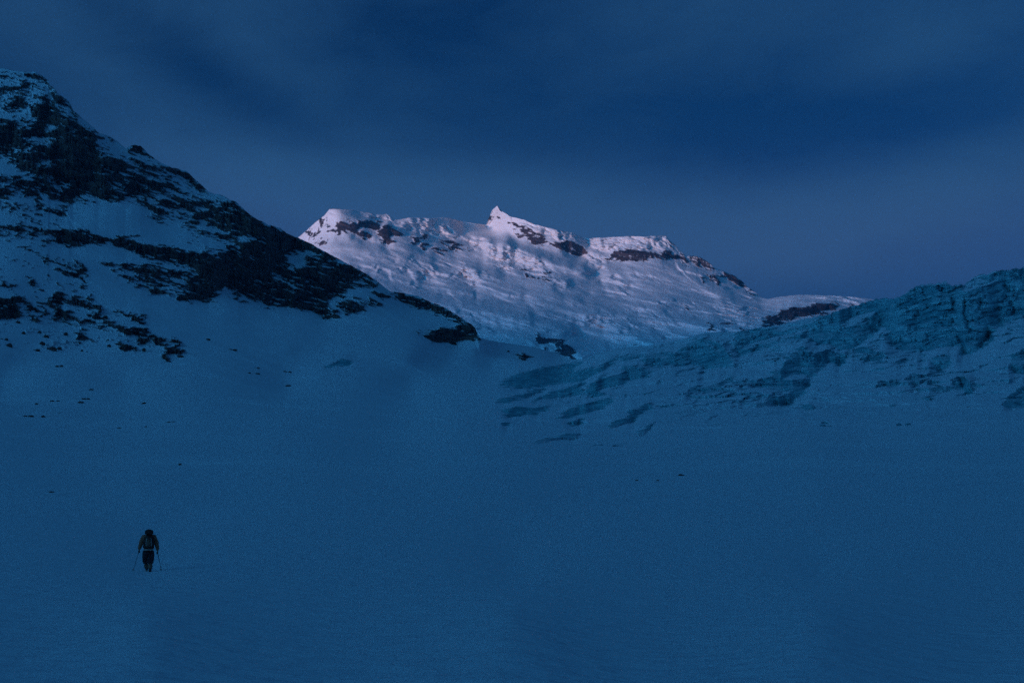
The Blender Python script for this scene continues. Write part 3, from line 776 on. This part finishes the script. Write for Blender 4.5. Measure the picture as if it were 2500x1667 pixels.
wr = smooth(.45, .6, .5 + fbm(wx / 160, wy / 160, wh / 90, 5) - .1)
wall = mesh_from_grid('shade_ridge', WP, np.ones((40, 219), bool), {'rock': wr, 'ice': wr * 0, 'tone': wr * 0 + .4}, M_FAR, WN)
tag(wall, 'added snowy ridge out of view behind the camera, shading the basin', 'mountain', kind='structure')

sl = bpy.data.lights.new('sun', 'SUN')
sl.energy = 2.35
sl.angle = math.radians(6.0)
sl.color = (1.0, .59, .58)
so = bpy.data.objects.new('sun', sl); COL.objects.link(so)
so.rotation_euler = (-sun_dir).to_track_quat('-Z', 'Y').to_euler()
so.location = (-50, -50, 60)

# ---------------------------------------------------------------- sky
w = bpy.data.worlds.new('World'); scene.world = w; w.cycles.sampling_method = 'MANUAL'; w.cycles.sample_map_resolution = 2048; w.use_nodes = True
w.node_tree.nodes.clear()
t = NT(w.node_tree)
wo = t.new('ShaderNodeOutputWorld'); bg = t.new('ShaderNodeBackground'); t.link(bg.outputs[0], wo.inputs[0])
sky = t.new('ShaderNodeTexSky', sky_type='NISHITA')
sky.sun_disc = False
sky.sun_elevation = SUN_EL
sky.sun_rotation = math.atan2(sun_dir.x, sun_dir.y)
sky.altitude = 2800
sky.air_density = 1.0; sky.dust_density = .3; sky.ozone_density = 5.3
dirv = t.new('ShaderNodeTexCoord').outputs['Generated']
sep = t.new('ShaderNodeSeparateXYZ'); t.link(dirv, sep.inputs[0])
AZ = t.math('ARCTAN2', sep.outputs[0], sep.outputs[1]); EL = t.math('ARCSINE', sep.outputs[2])
# veil of thin high cloud: soft patches, (azimuth, elevation) in photo pixels of arc
LOBES = [(100, 40, 420, 150, 0, .45), (640, 60, 170, 110, 0, .35), (330, 330, 420, 110, 36, .35), (950, 480, 500, 95, 4, 1.3), (2150, 40, 420, 110, 0, .35), (1650, 60, 250, 90, 0, .25),
         (2420, 490, 430, 110, -6, 1.0), (1650, 590, 560, 110, 0, 1.15), (2250, 170, 250, 70, -12, .35), (1500, 420, 250, 100, 0, .25), (700, 380, 260, 90, 20, .2),
         (430, 190, 260, 70, 30, -.45), (650, 290, 230, 60, 32, -.35), (980, 60, 300, 120, 0, -.4), (1900, 350, 420, 120, 0, -.62), (2250, 330, 220, 80, 0, -.3), (1300, 230, 260, 150, 0, -.15), (1150, 340, 250, 90, 15, -.1)]
tot = None
for (u, v, ru, rv, ang, amp) in LOBES:
    a0 = math.atan((u - 1250) / F); e0 = PITCH + math.atan((833.5 - v) / F)
    c_, s_ = math.cos(math.radians(-ang)), math.sin(math.radians(-ang))
    dx = t.math('SUBTRACT', AZ, a0); dy = t.math('SUBTRACT', EL, e0)
    p1 = t.math('MULTIPLY', t.math('ADD', t.math('MULTIPLY', dx, c_), t.math('MULTIPLY', dy, s_)), F / ru)
    p2 = t.math('MULTIPLY', t.math('SUBTRACT', t.math('MULTIPLY', dy, c_), t.math('MULTIPLY', dx, s_)), F / rv)
    r2 = t.math('ADD', t.math('MULTIPLY', p1, p1), t.math('MULTIPLY', p2, p2))
    g = t.math('MULTIPLY', t.math('POWER', 2.718, t.math('MULTIPLY', r2, -.8)), amp * .62)
    tot = g if tot is None else t.math('ADD', tot, g)
mp = t.new('ShaderNodeMapping'); mp.inputs['Scale'].default_value = (1.0, 1.0, 3.2); mp.inputs['Rotation'].default_value = (0, .25, 0)
t.link(dirv, mp.inputs[0])
n1 = t.noise(mp.outputs[0], 7.0, 5, .5)
mp2 = t.new('ShaderNodeMapping'); mp2.inputs['Scale'].default_value = (1.0, 1.0, 2.2); mp2.inputs['Rotation'].default_value = (.1, .42, 0)
t.link(dirv, mp2.inputs[0])
wn = t.new('ShaderNodeTexNoise'); wn.inputs['Scale'].default_value = 10; wn.inputs['Detail'].default_value = 7; wn.inputs['Roughness'].default_value = .62; wn.inputs['Distortion'].default_value = .9
t.link(mp2.outputs[0], wn.inputs['Vector'])
cl = t.math('ADD', t.math('ADD', tot, .27), t.math('MULTIPLY', t.math('SUBTRACT', n1, .5), .45))
cl = t.math('ADD', cl, t.math('MULTIPLY', t.math('SUBTRACT', wn.outputs['Fac'], .5), .55))
cl = t.math('MULTIPLY', cl, 1.0, clamp=True)
STR = .063
GLOW = (.44, 3.2, 7.0)
bg.inputs[1].default_value = STR
CLOUD = tuple(c / STR for c in (.019, .081, .196))
OVERHEAD_TINT = tuple(c / STR for c in (.001, .019, .066))      # unseen cloud tint added overhead to set the light on the snow
over = t.new('ShaderNodeMapRange', interpolation_type='SMOOTHSTEP')
t.link(EL, over.inputs[0]); over.inputs[1].default_value = .36; over.inputs[2].default_value = .75
c1 = t.mix(cl, sky.outputs[0], CLOUD)
c2 = t.mix(t.math('MULTIPLY', over.outputs[0], .85), c1, OVERHEAD_TINT)
# afterglow round the set sun
dp = t.new('ShaderNodeVectorMath', operation='DOT_PRODUCT'); t.link(dirv, dp.inputs[0]); dp.inputs[1].default_value = sun_dir
dpp = t.math('MAXIMUM', dp.outputs['Value'], 0.0)
glow = t.math('ADD', t.math('MULTIPLY', t.math('POWER', dpp, 4.0), .20), t.math('MULTIPLY', t.math('POWER', dpp, 20.0), .34))
gl = t.new('ShaderNodeVectorMath', operation='SCALE'); gl.inputs[0].default_value = tuple(c / STR for c in GLOW); t.link(glow, gl.inputs['Scale'])
c3 = t.new('ShaderNodeVectorMath', operation='ADD'); t.link(c2, c3.inputs[0]); t.link(gl.outputs[0], c3.inputs[1])
# mauve band of the earth's shadow edge low over the mountains
bd = t.math('MULTIPLY', t.math('SUBTRACT', EL, .185), 1 / .055)
bd = t.math('POWER', 2.718, t.math('MULTIPLY', t.math('MULTIPLY', bd, bd), -1.0))
mv = t.new('ShaderNodeVectorMath', operation='SCALE'); mv.inputs[0].default_value = tuple(c / STR for c in (.014, .010, .026)); t.link(bd, mv.inputs['Scale'])
c4 = t.new('ShaderNodeVectorMath', operation='ADD'); t.link(c3.outputs[0], c4.inputs[0]); t.link(mv.outputs[0], c4.inputs[1])
t.link(c4.outputs[0], bg.inputs[0])

# ---------------------------------------------------------------- loose rocks lying on the snow
M_ROCK, t, b = new_mat('boulder_rock')
tc = t.new('ShaderNodeTexCoord').outputs['Object']
geo = t.new('ShaderNodeNewGeometry'); sp = t.new('ShaderNodeSeparateXYZ'); t.link(geo.outputs['Normal'], sp.inputs[0])
n1 = t.noise(tc, 2.0, 5); n2 = t.noise(tc, 9.0, 4)
rc = t.mix(n2, (.040, .020, .014), (.13, .060, .040))
cap = t.math('MULTIPLY', t.math('SUBTRACT', t.math('ADD', sp.outputs[2], t.math('MULTIPLY', n1, .6)), 1.18), 9.0, clamp=True)
t.link(t.mix(cap, rc, SNOW), b.inputs['Base Color'])
b.inputs['Roughness'].default_value = .85
bp = t.new('ShaderNodeBump'); bp.inputs['Strength'].default_value = .6; bp.inputs['Distance'].default_value = .2
t.link(n2, bp.inputs['Height']); t.link(bp.outputs[0], b.inputs['Normal'])


def boulder(view, x, y, hw, hh, label, lumps=1, seed=0, group='rocks poking through the snow'):
    ox, oy, k = VIEWS[view]
    u, v = ox + x / k, oy + y / k
    g, n = ground(u, v + hh / k * .9)
    m = g.y / F / k
    W, H = max(hw * m, .12), max(hh * m, .1)
    rnd = random.Random(seed * 13 + 5)
    bm = bmesh.new()
    for q_ in range(lumps):
        r = bmesh.ops.create_icosphere(bm, subdivisions=3, radius=1.0)
        s_ = 1.0 if lumps == 1 else rnd.uniform(.4, .62)
        off = (0, 0) if lumps == 1 else (-.62 + 1.24 * q_ / (lumps - 1), rnd.uniform(-.3, .3))
        vv = r['verts']
        co = np.array([p.co[:] for p in vv])
        sd = rnd.uniform(0, 90)
        rr = 1 + .55 * fbm(co[:, 0] * 1.1 + sd, co[:, 1] * 1.1, co[:, 2] * 1.3 + sd, 4, .6)
        co *= rr[:, None]
        pl = np.array([rnd.uniform(-1, 1), -.7, rnd.uniform(-.2, .8)]); pl /= np.linalg.norm(pl)
        dd = co @ pl
        co -= np.maximum(dd - .62, 0)[:, None] * pl * .8
        yaw = rnd.uniform(-.5, .5); roll = rnd.uniform(-.25, .25)
        for p, c in zip(vv, co):
            xx, zz = c[0] * math.cos(roll) - c[2] * math.sin(roll), c[0] * math.sin(roll) + c[2] * math.cos(roll)
            p.co = ((xx + 0) * W * s_ + off[0] * W, c[1] * W * .8 * s_ + off[1] * W, zz * H * s_ * 1.15 + H * .55 * s_ + rnd.uniform(-.02, .02) * H)
    me = bpy.data.meshes.new('rock'); bm.to_mesh(me); bm.free()
    for p in me.polygons: p.use_smooth = False
    me.materials.append(M_ROCK)
    o = bpy.data.objects.new('rock', me); COL.objects.link(o)
    o.location = g - Vector((0, 0, .32 * H))
    return tag(o, label, 'rock', group)


ROCKS = [
 (2, 350, 965, 22, 20, 1, 'rounded dark rock left of the broken three part rock cluster on the left slope'),
 (2, 415, 985, 42, 36, 3, 'broken three part rock cluster on the lower left snow slope'),
 (2, 485, 1005, 20, 18, 1, 'small dark rock just right of the broken three part rock cluster'),
 (2, 375, 905, 24, 14, 1, 'slanting rock just above the broken three part rock cluster'),
 (2, 540, 882, 17, 13, 1, 'small rock just left of the hook shaped rock patch'),
 (2, 322, 872, 15, 12, 1, 'tiny rock uphill of the slanting rock on the left slope'),
 (2, 190, 875, 17, 14, 1, 'lone small rock below the vertical rock ribs at far left'),
 (2, 295, 1010, 34, 18, 2, 'flat pair of rocks below left of the rounded dark rock'),
 (2, 28, 918, 34, 24, 2, 'dark rock lump at the left edge below the rock ribs'),
 (2, 75, 980, 24, 20, 1, 'blocky rock just below the lump at the left edge'),
 (2, 490, 1140, 30, 20, 2, 'lowest bent pair of rocks on the open left slope'),
 (2, 905, 930, 34, 20, 2, 'elongated rock left of the two large dark rock patches'),
 (2, 892, 985, 18, 14, 1, 'small rock beneath the elongated rock on the left slope'),
 (2, 1180, 1015, 16, 20, 1, 'upright rock between the big round patch and the fish shaped outcrop'),
 (2, 1480, 1072, 26, 12, 1, 'flat rock beneath the right tip of the fish shaped outcrop'),
 (2, 145, 790, 19, 14, 1, 'rock at the foot of the leftmost thick rock rib'),
 (2, 672, 1027, 11, 10, 1, 'tiny rock below the hook shaped rock patch'),
 (2, 740, 737, 16, 18, 1, 'square rock above the left end of the long lower rock strip'),
 (2, 862, 745, 22, 14, 1, 'small rock just left of the upper short rock strip'),
 (2, 872, 795, 15, 14, 1, 'small rock between the upper and lower rock strips'),
 (2, 1705, 935, 18, 11, 1, 'lone small rock on the snow below the big rock wall'),
 (2, 1905, 1010, 34, 15, 2, 'faint wide rock right of the lone small rock on the middle slope'),
 (2, 2100, 1160, 28, 10, 2, 'upper flat rock of the pair on the middle snow slope'),
 (2, 2110, 1215, 22, 8, 1, 'lower flat rock of the pair on the middle snow slope'),
 (2, 2045, 1207, 13, 7, 1, 'tiny rock left of the flat rock pair'),
 (10, 1832, 12, 28, 10, 2, 'jagged low rock on the snow left of the pale teal ice patch'),
 (10, 1840, 106, 20, 7, 1, 'thin flat rock alone beneath the pale teal ice patch'),
 (10, 178, 290, 30, 14, 2, 'largest dark rock of the far left group on the flat snow'),
 (10, 274, 300, 15, 8, 1, 'small rock right of the largest dark rock on the flat snow'),
 (10, 366, 279, 24, 6, 2, 'thin faint rock streak right of the small rocks on flat snow'),
 (10, 354, 195, 30, 11, 2, 'wide rock with a bump on its right, upper left flat snow'),
 (10, 514, 208, 20, 8, 1, 'lower half of the slanting rock pair on flat snow'),
 (10, 545, 190, 26, 7, 1, 'upper half of the slanting rock pair on flat snow'),
 (10, 585, 132, 15, 6, 1, 'highest small rock above the slanting rock pair'),
 (10, 236, 223, 11, 6, 1, 'tiny rock left of the wide bumped rock'),
 (10, 920, 217, 15, 7, 1, 'small lone rock right of the slanting rock pair, on flat snow'),
 (10, 1095, 334, 24, 8, 2, 'arched rock on the flat snow above the dark spot'),
 (10, 765, 375, 14, 4, 1, 'very thin rock left of the arched rock'),
 (10, 930, 367, 8, 5, 1, 'speck of rock just left of the arched rock'),
 (10, 1147, 608, 11, 8, 1, 'black stone alone on open snow uphill of the skier'),
 (10, 330, 787, 16, 6, 1, 'small slanting stone on open snow left of the skier'),
 (7, 1606, 1061, 22, 9, 1, 'largest dark stone on the right hand snow below the icefall'),
 (7, 1270, 1108, 13, 6, 1, 'small stone left of the faint stone below the icefall'),
 (7, 1425, 1097, 11, 5, 1, 'faint tiny stone between two darker stones below the icefall'),
]
for i_, (vw, x_, y_, hw_, hh_, lu_, lab_) in enumerate(ROCKS):
    boulder(vw, x_, y_, hw_, hh_, lab_, lu_, i_)

# fallen block of glacier ice on the right
M_ICE, t, b = new_mat('glacier_ice')
tc = t.new('ShaderNodeTexCoord').outputs['Object']
geo = t.new('ShaderNodeNewGeometry'); sp = t.new('ShaderNodeSeparateXYZ'); t.link(geo.outputs['Normal'], sp.inputs[0])
n1 = t.noise(tc, .8, 5)
ic = t.mix(n1, (.05, .20, .25), (.16, .42, .46))
cap = t.math('MULTIPLY', t.math('SUBTRACT', t.math('ADD', sp.outputs[2], t.math('MULTIPLY', n1, .6)), 1.15), 8.0, clamp=True)
t.link(t.mix(cap, ic, SNOW), b.inputs['Base Color'])
b.inputs['Roughness'].default_value = .45


def ice_block(view, x, y, hw, hh, label, lumps, seed):
    o = boulder(view, x, y, hw, hh, label, lumps, seed, 'fallen ice blocks below the icefall')
    o.name = 'ice_block'; o.data.name = 'ice_block'
    o['category'] = 'ice block'
    o.data.materials.clear(); o.data.materials.append(M_ICE)


ice_block(6, 1272, 1278, 52, 36, 'dark teal ice block alone on the snow below the icefall', 2, 71)
ice_block(6, 682, 1303, 42, 15, 'low teal ice sliver on snow left of the dark ice block', 2, 74)
ice_block(7, 1142, 827, 55, 16, 'small teal ice slab at the lowest toe of the icefall', 2, 77)
ice_block(7, 975, 827, 40, 9, 'faint thin ice slab left of the small teal slab at the toe', 2, 79)

# ---------------------------------------------------------------- the ski tourer
def simple_mat(name, col, rough=.8, bump=60):
    m, t, b = new_mat(name)
    tc = t.new('ShaderNodeTexCoord').outputs['Object']
    n = t.noise(tc, 14, 4)
    t.link(t.mix(n, tuple(c * .7 for c in col), tuple(min(1, c * 1.35) for c in col)), b.inputs['Base Color'])
    b.inputs['Roughness'].default_value = rough
    bp = t.new('ShaderNodeBump'); bp.inputs['Strength'].default_value = .3; bp.inputs['Distance'].default_value = .02
    t.link(t.noise(tc, bump, 3), bp.inputs['Height']); t.link(bp.outputs[0], b.inputs['Normal'])
    return m


M_SKIN = simple_mat('skin', (.45, .28, .21), .6)
M_JACKET = simple_mat('rust_jacket', (.42, .13, .07))
M_TROUSER = simple_mat('dark_trousers', (.020, .020, .026))
M_GAITER = simple_mat('gaiter_cloth', (.24, .12, .08))
M_BOOT = simple_mat('boot_shell', (.03, .03, .035), .5)
M_GLOVE = simple_mat('glove_leather', (.02, .018, .018), .6)
M_PACK = simple_mat('pack_fabric', (.07, .038, .03))
M_STRAP = simple_mat('pale_strap', (.6, .42, .36))
M_HAT = simple_mat('dark_wool', (.018, .018, .024))
M_POLE = simple_mat('pole_metal', (.05, .05, .06), .4)


def skin_mesh(name, nodes, edges, mat, parent=None, sub=1, bulk=1.15):
    keys = list(nodes)
    me = bpy.data.meshes.new(name + '_cage')
    me.from_pydata([nodes[k][:3] for k in keys], [(keys.index(a), keys.index(b)) for a, b in edges], [])
    o = bpy.data.objects.new(name, me); COL.objects.link(o)
    o.modifiers.new('Skin', 'SKIN').use_smooth_shade = True
    for i, k in enumerate(keys):
        r = [q_ * bulk for q_ in nodes[k][3:]]
        sv = me.skin_vertices[0].data[i]
        sv.radius = (r[0], r[1] if len(r) > 1 else r[0])
        sv.use_root = (i == 0)
    m2 = o.modifiers.new('Subdivision', 'SUBSURF'); m2.levels = sub; m2.render_levels = sub
    dg = bpy.context.evaluated_depsgraph_get()
    baked = bpy.data.meshes.new_from_object(o.evaluated_get(dg))
    baked.name = name
    o.modifiers.clear(); o.data = baked
    bpy.data.meshes.remove(me)
    baked.materials.clear(); baked.materials.append(mat)
    if parent: o.parent = parent
    return o


def rounded(name, size, loc, mat, parent=None, bev=.05, rot=(0, 0, 0), taper=1.0):
    bm = bmesh.new()
    bmesh.ops.create_cube(bm, size=1)
    for v in bm.verts:
        k = taper if v.co.z > 0 else 1
        v.co = (v.co.x * size[0] * k, v.co.y * size[1] * k, v.co.z * size[2])
    bmesh.ops.bevel(bm, geom=bm.edges[:], offset=bev, segments=3, affect='EDGES')
    M = Matrix.Translation(loc) @ Matrix.Rotation(rot[0], 4, 'X') @ Matrix.Rotation(rot[1], 4, 'Y')
    bm.transform(M)
    me = bpy.data.meshes.new(name); bm.to_mesh(me); bm.free()
    for p in me.polygons: p.use_smooth = True
    me.materials.append(mat)
    o = bpy.data.objects.new(name, me); COL.objects.link(o)
    if parent: o.parent = parent
    return o


def tube(name, pts_, radii, mat, parent=None, seg=8):
    bm = bmesh.new(); rings = []
    for i, p in enumerate(pts_):
        p = Vector(p)
        d = (Vector(pts_[min(i + 1, len(pts_) - 1)]) - Vector(pts_[max(i - 1, 0)])).normalized()
        a = d.orthogonal().normalized(); b_ = d.cross(a)
        rings.append([bm.verts.new(p + (a * math.cos(2 * PI * k / seg) + b_ * math.sin(2 * PI * k / seg)) * radii[i]) for k in range(seg)])
    for r0, r1 in zip(rings[:-1], rings[1:]):
        for k in range(seg):
            bm.faces.new((r0[k], r0[(k + 1) % seg], r1[(k + 1) % seg], r1[k]))
    bm.faces.new(rings[0][::-1]); bm.faces.new(rings[-1])
    me = bpy.data.meshes.new(name); bm.to_mesh(me); bm.free()
    for p in me.polygons: p.use_smooth = True
    me.materials.append(mat)
    o = bpy.data.objects.new(name, me); COL.objects.link(o)
    if parent: o.parent = parent
    return o


foot, _n = ground(360, 1396)
ROT = math.atan2(1250 - 360, F)
WL, WR = (-.375, .14, .86), (.36, .12, .82)           # wrists
LA, RA = (-.045, .36, .13), (.085, -.06, .07)           # ankles
body = skin_mesh('person', {
    'pelvis': (0, 0, .94, .125, .10), 'waist': (0, .02, 1.10, .12, .09), 'chest': (0, .05, 1.34, .14, .10), 'neck': (0, .09, 1.49, .052), 'skull': (0, .11, 1.57, .075),
    'crown': (0, .11, 1.66, .075), 'face': (0, .165, 1.58, .05), 'nose': (0, .215, 1.585, .014), 'ear_l': (-.082, .10, 1.59, .018), 'ear_r': (.082, .10, 1.59, .018),
    'sl': (-.18, .05, 1.40, .065), 'el': (-.305, .0, 1.13, .045), 'wl': (*WL, .03), 'sr': (.18, .05, 1.40, .065), 'er': (.315, -.03, 1.10, .045), 'wr': (*WR, .03),
    'hl': (-.09, .01, .88, .085), 'kl': (-.10, .24, .50, .058), 'al': (*LA, .042), 'tl': (LA[0], LA[1] + .13, .045, .032),
    'hr': (.09, .01, .88, .085), 'kr': (.115, .08, .48, .058), 'ar': (*RA, .042), 'tr': (RA[0], RA[1] + .13, .04, .032)},
    [('pelvis', 'waist'), ('waist', 'chest'), ('chest', 'neck'), ('neck', 'skull'), ('skull', 'crown'), ('skull', 'face'), ('face', 'nose'), ('skull', 'ear_l'), ('skull', 'ear_r'),
     ('chest', 'sl'), ('sl', 'el'), ('el', 'wl'), ('chest', 'sr'), ('sr', 'er'), ('er', 'wr'),
     ('pelvis', 'hl'), ('hl', 'kl'), ('kl', 'al'), ('al', 'tl'), ('pelvis', 'hr'), ('hr', 'kr'), ('kr', 'ar'), ('ar', 'tr')], M_SKIN)
body.location = foot + Vector((0, 0, -.03)); body.rotation_euler = (0, 0, ROT)
tag(body, 'lone ski tourer seen from behind in rust jacket and dark trousers climbing the snow', 'person')
jk = skin_mesh('jacket', {
    'hem': (0, .0, .83, .178, .13), 'waist': (0, .02, 1.06, .172, .13), 'chest': (0, .05, 1.32, .195, .14), 'collar': (0, .085, 1.48, .085),
    'sl': (-.215, .05, 1.385, .095), 'ul': (-.275, .03, 1.24, .085), 'el': (-.305, .0, 1.12, .075), 'wl': (WL[0] + .003, WL[1] - .03, WL[2] + .045, .050),
    'sr': (.215, .05, 1.385, .095), 'ur': (.28, .02, 1.23, .085), 'er': (.315, -.03, 1.10, .075), 'wr': (WR[0], WR[1] - .03, WR[2] + .045, .050)},
    [('hem', 'waist'), ('waist', 'chest'), ('chest', 'collar'), ('chest', 'sl'), ('sl', 'ul'), ('ul', 'el'), ('el', 'wl'), ('chest', 'sr'), ('sr', 'ur'), ('ur', 'er'), ('er', 'wr')], M_JACKET, body, 2, 1.27)
skin_mesh('trousers', {
    'seat': (0, -.005, .90, .11, .095), 'hl': (-.10, .02, .80, .115), 'tl': (-.115, .13, .64, .108), 'kl': (-.095, .22, .49, .105), 'cl': (-.075, .28, .32, .100),
    'hr': (.10, .0, .80, .115), 'tr': (.105, .05, .64, .108), 'kr': (.095, .07, .48, .105), 'cr': (.088, .0, .32, .100)},
    [('seat', 'hl'), ('hl', 'tl'), ('tl', 'kl'), ('kl', 'cl'), ('seat', 'hr'), ('hr', 'tr'), ('tr', 'kr'), ('kr', 'cr')], M_TROUSER, body, 2, 1.33)
for s_, (top_, ank) in enumerate((((-.08, .28, .38), LA), ((.09, .03, .38), RA))):
    skin_mesh('gaiter', {'a': (*top_, .092), 'b': ((top_[0] + ank[0]) / 2, (top_[1] + ank[1]) / 2, .22, .086), 'c': (ank[0], ank[1], ank[2] + .03, .074)}, [('a', 'b'), ('b', 'c')], M_GAITER, body, 1, 1.15)
    skin_mesh('boot', {'heel': (ank[0], ank[1] - .05, ank[2] - .045, .055, .05), 'ankle': (ank[0], ank[1] - .01, ank[2] + .04, .062), 'mid': (ank[0], ank[1] + .09, ank[2] - .04, .052, .042),
                       'toe': (ank[0], ank[1] + .19, ank[2] - .05, .045, .032)}, [('ankle', 'heel'), ('ankle', 'mid'), ('mid', 'toe')], M_BOOT, body)
skin_mesh('hat', {'brim': (0, .105, 1.60, .100), 'mid': (0, .105, 1.66, .102), 'top': (0, .10, 1.715, .070)}, [('brim', 'mid'), ('mid', 'top')], M_HAT, body, 2)
skin_mesh('hood', {'a': (0, .04, 1.45, .13, .08), 'b': (0, .05, 1.53, .105, .075)}, [('a', 'b')], M_JACKET, body, 2)


def glove(wr, side):
    """mitten-cuffed glove: palm, four curled fingers of unequal length and a thumb closed round the pole grip"""
    x, y, z = wr
    nodes = {'wrist': (x, y, z, .038), 'palm': (x, y + .045, z - .045, .040, .024)}
    edges = [('wrist', 'palm')]
    for k, (dz, L) in enumerate(((.030, .95), (.010, 1.05), (-.010, 1.0), (-.028, .8))):
        bx = x - side * .004
        nodes['k%d' % k] = (bx, y + .075, z - .05 + dz, .0115)
        nodes['m%d' % k] = (bx - side * .018, y + .105 * L + .002, z - .052 + dz, .0105)
        nodes['t%d' % k] = (bx - side * .045 * L, y + .098, z - .054 + dz, .0095)
        edges += [('palm', 'k%d' % k), ('k%d' % k, 'm%d' % k), ('m%d' % k, 't%d' % k)]
    nodes['th1'] = (x - side * .03, y + .04, z - .02, .014)
    nodes['th2'] = (x - side * .047, y + .075, z - .012, .011)
    edges += [('palm', 'th1'), ('th1', 'th2')]
    return skin_mesh('glove', nodes, edges, M_GLOVE, body)


glove(WL, -1); glove(WR, 1)
Mw = Matrix.Translation(body.location) @ Matrix.Rotation(ROT, 4, 'Z')


def empty(name, loc, rz):
    o = bpy.data.objects.new(name, None); COL.objects.link(o)
    o.location = loc; o.rotation_euler = (0, 0, rz); o.empty_display_size = .2
    return o


pk = empty('backpack', Mw @ Vector((0, -.1, .93)), ROT)
tag(pk, 'tall dark backpack with pale hip belt on the back of the ski tourer', 'backpack')
rounded('pack_body', (.45, .28, .60), (0, -.09, .25), M_PACK, pk, .085, (-.06, 0, 0), .86)
rounded('lid', (.33, .26, .21), (0, -.05, .655), M_PACK, pk, .045, (-.06, 0, 0))
rounded('front_pocket', (.22, .06, .30), (-.02, -.225, .22), M_GAITER, pk, .03, (-.06, 0, 0), .85)
rounded('hip_belt', (.40, .40, .05), (0, -.02, -.03), M_STRAP, pk, .02)
for sx in (-1, 1):
    tube('shoulder_strap', [(sx * .11, .0, .50), (sx * .13, .13, .53), (sx * .14, .30, .40), (sx * .16, .26, .18), (sx * .17, .06, .06)], [.02] * 5, M_PACK, pk)
    tube('compression_strap', [(sx * .10, -.262, .12), (sx * .095, -.252, .30), (sx * .085, -.235, .42)], [.012] * 3, M_STRAP, pk)
    tube('lid_buckle', [(sx * .115, -.19, .66), (sx * .115, -.18, .735)], [.022, .018], M_PACK, pk)


def pole(hand, tip, lab):
    h = Mw @ Vector(hand); tp = Mw @ Vector(tip)
    o = empty('ski_pole', tp, 0)
    d = h - tp
    tube('shaft', [(0, 0, 0), d * .5, d], [.008, .0095, .0105], M_POLE, o)
    tube('grip', [d * .93, d * .97, d * 1.05, d * 1.07], [.014, .017, .018, .012], M_GLOVE, o)
    k = d.normalized()
    tube('basket', [k * .07, k * .085, k * .095], [.012, .05, .012], M_PACK, o, 12)
    tube('wrist_strap', [d * 1.05, d * 1.0 + Vector((.02, -.03, -.02)), d * .97], [.006, .006, .006], M_GLOVE, o, 6)
    tag(o, lab, 'ski pole', 'ski poles of the ski tourer')


pole((WL[0] - .0, WL[1] + .09, WL[2] - .05), (-.58, .45, .03), 'ski pole in the left hand of the ski tourer, planted at their left')
pole((WR[0], WR[1] + .09, WR[2] - .05), (.54, .40, .03), 'ski pole in the right hand of the ski tourer, planted at their right')

# ---------------------------------------------------------------- thin twilight air
M_AIR = bpy.data.materials.new('thin_air'); M_AIR.use_nodes = True
M_AIR.node_tree.nodes.clear()
t = NT(M_AIR.node_tree)
mo = t.new('ShaderNodeOutputMaterial'); pv = t.new('ShaderNodeVolumePrincipled')
pv.inputs['Color'].default_value = (.16, .60, .95, 1)
pv.inputs['Density'].default_value = HAZE
pv.inputs['Anisotropy'].default_value = .1
t.link(pv.outputs[0], mo.inputs['Volume'])
bm = bmesh.new(); bmesh.ops.create_cube(bm, size=1)
zmax = max(float(FPF[..., 2].max()), float(PF[..., 2].max()), float(wh.max())) + 30
zmin = min(float(FPF[..., 2].min()), float(PF[..., 2].min()), float(wh.min())) - 1
ext = np.concatenate([a_.reshape(-1, 3)[:, :2] for a_ in (FPF, PF, WP)])
lo, hi = ext.min(0) - 50, ext.max(0) + 50
for v in bm.verts:
    v.co = (lo[0] if v.co.x < 0 else hi[0], lo[1] if v.co.y < 0 else hi[1], zmin if v.co.z < 0 else zmax)
me = bpy.data.meshes.new('haze'); bm.to_mesh(me); bm.free(); me.materials.append(M_AIR)
hz = bpy.data.objects.new('haze', me); COL.objects.link(hz)
tag(hz, kind='stuff')

# ---------------------------------------------------------------- camera, view
cd = bpy.data.cameras.new('camera'); cd.lens = 50.0; cd.sensor_width = 36.0; cd.clip_start = .1; cd.clip_end = 40000
co_ = bpy.data.objects.new('camera', cd); COL.objects.link(co_)
co_.location = CAM; co_.rotation_euler = (PI / 2 + PITCH, 0, 0)
scene.camera = co_
scene.view_settings.view_transform = 'Standard'
scene.view_settings.look = 'None'
scene.view_settings.exposure = 0
scene.view_settings.gamma = 1
scene.cycles.use_denoising = False
scene.cycles.use_adaptive_sampling = True
scene.cycles.adaptive_threshold = .009
scene.cycles.adaptive_min_samples = 12
scene.cycles.sample_clamp_indirect = .4
scene.cycles.max_bounces = 6
scene.cycles.volume_bounces = 1
scene.cycles.diffuse_bounces = 3
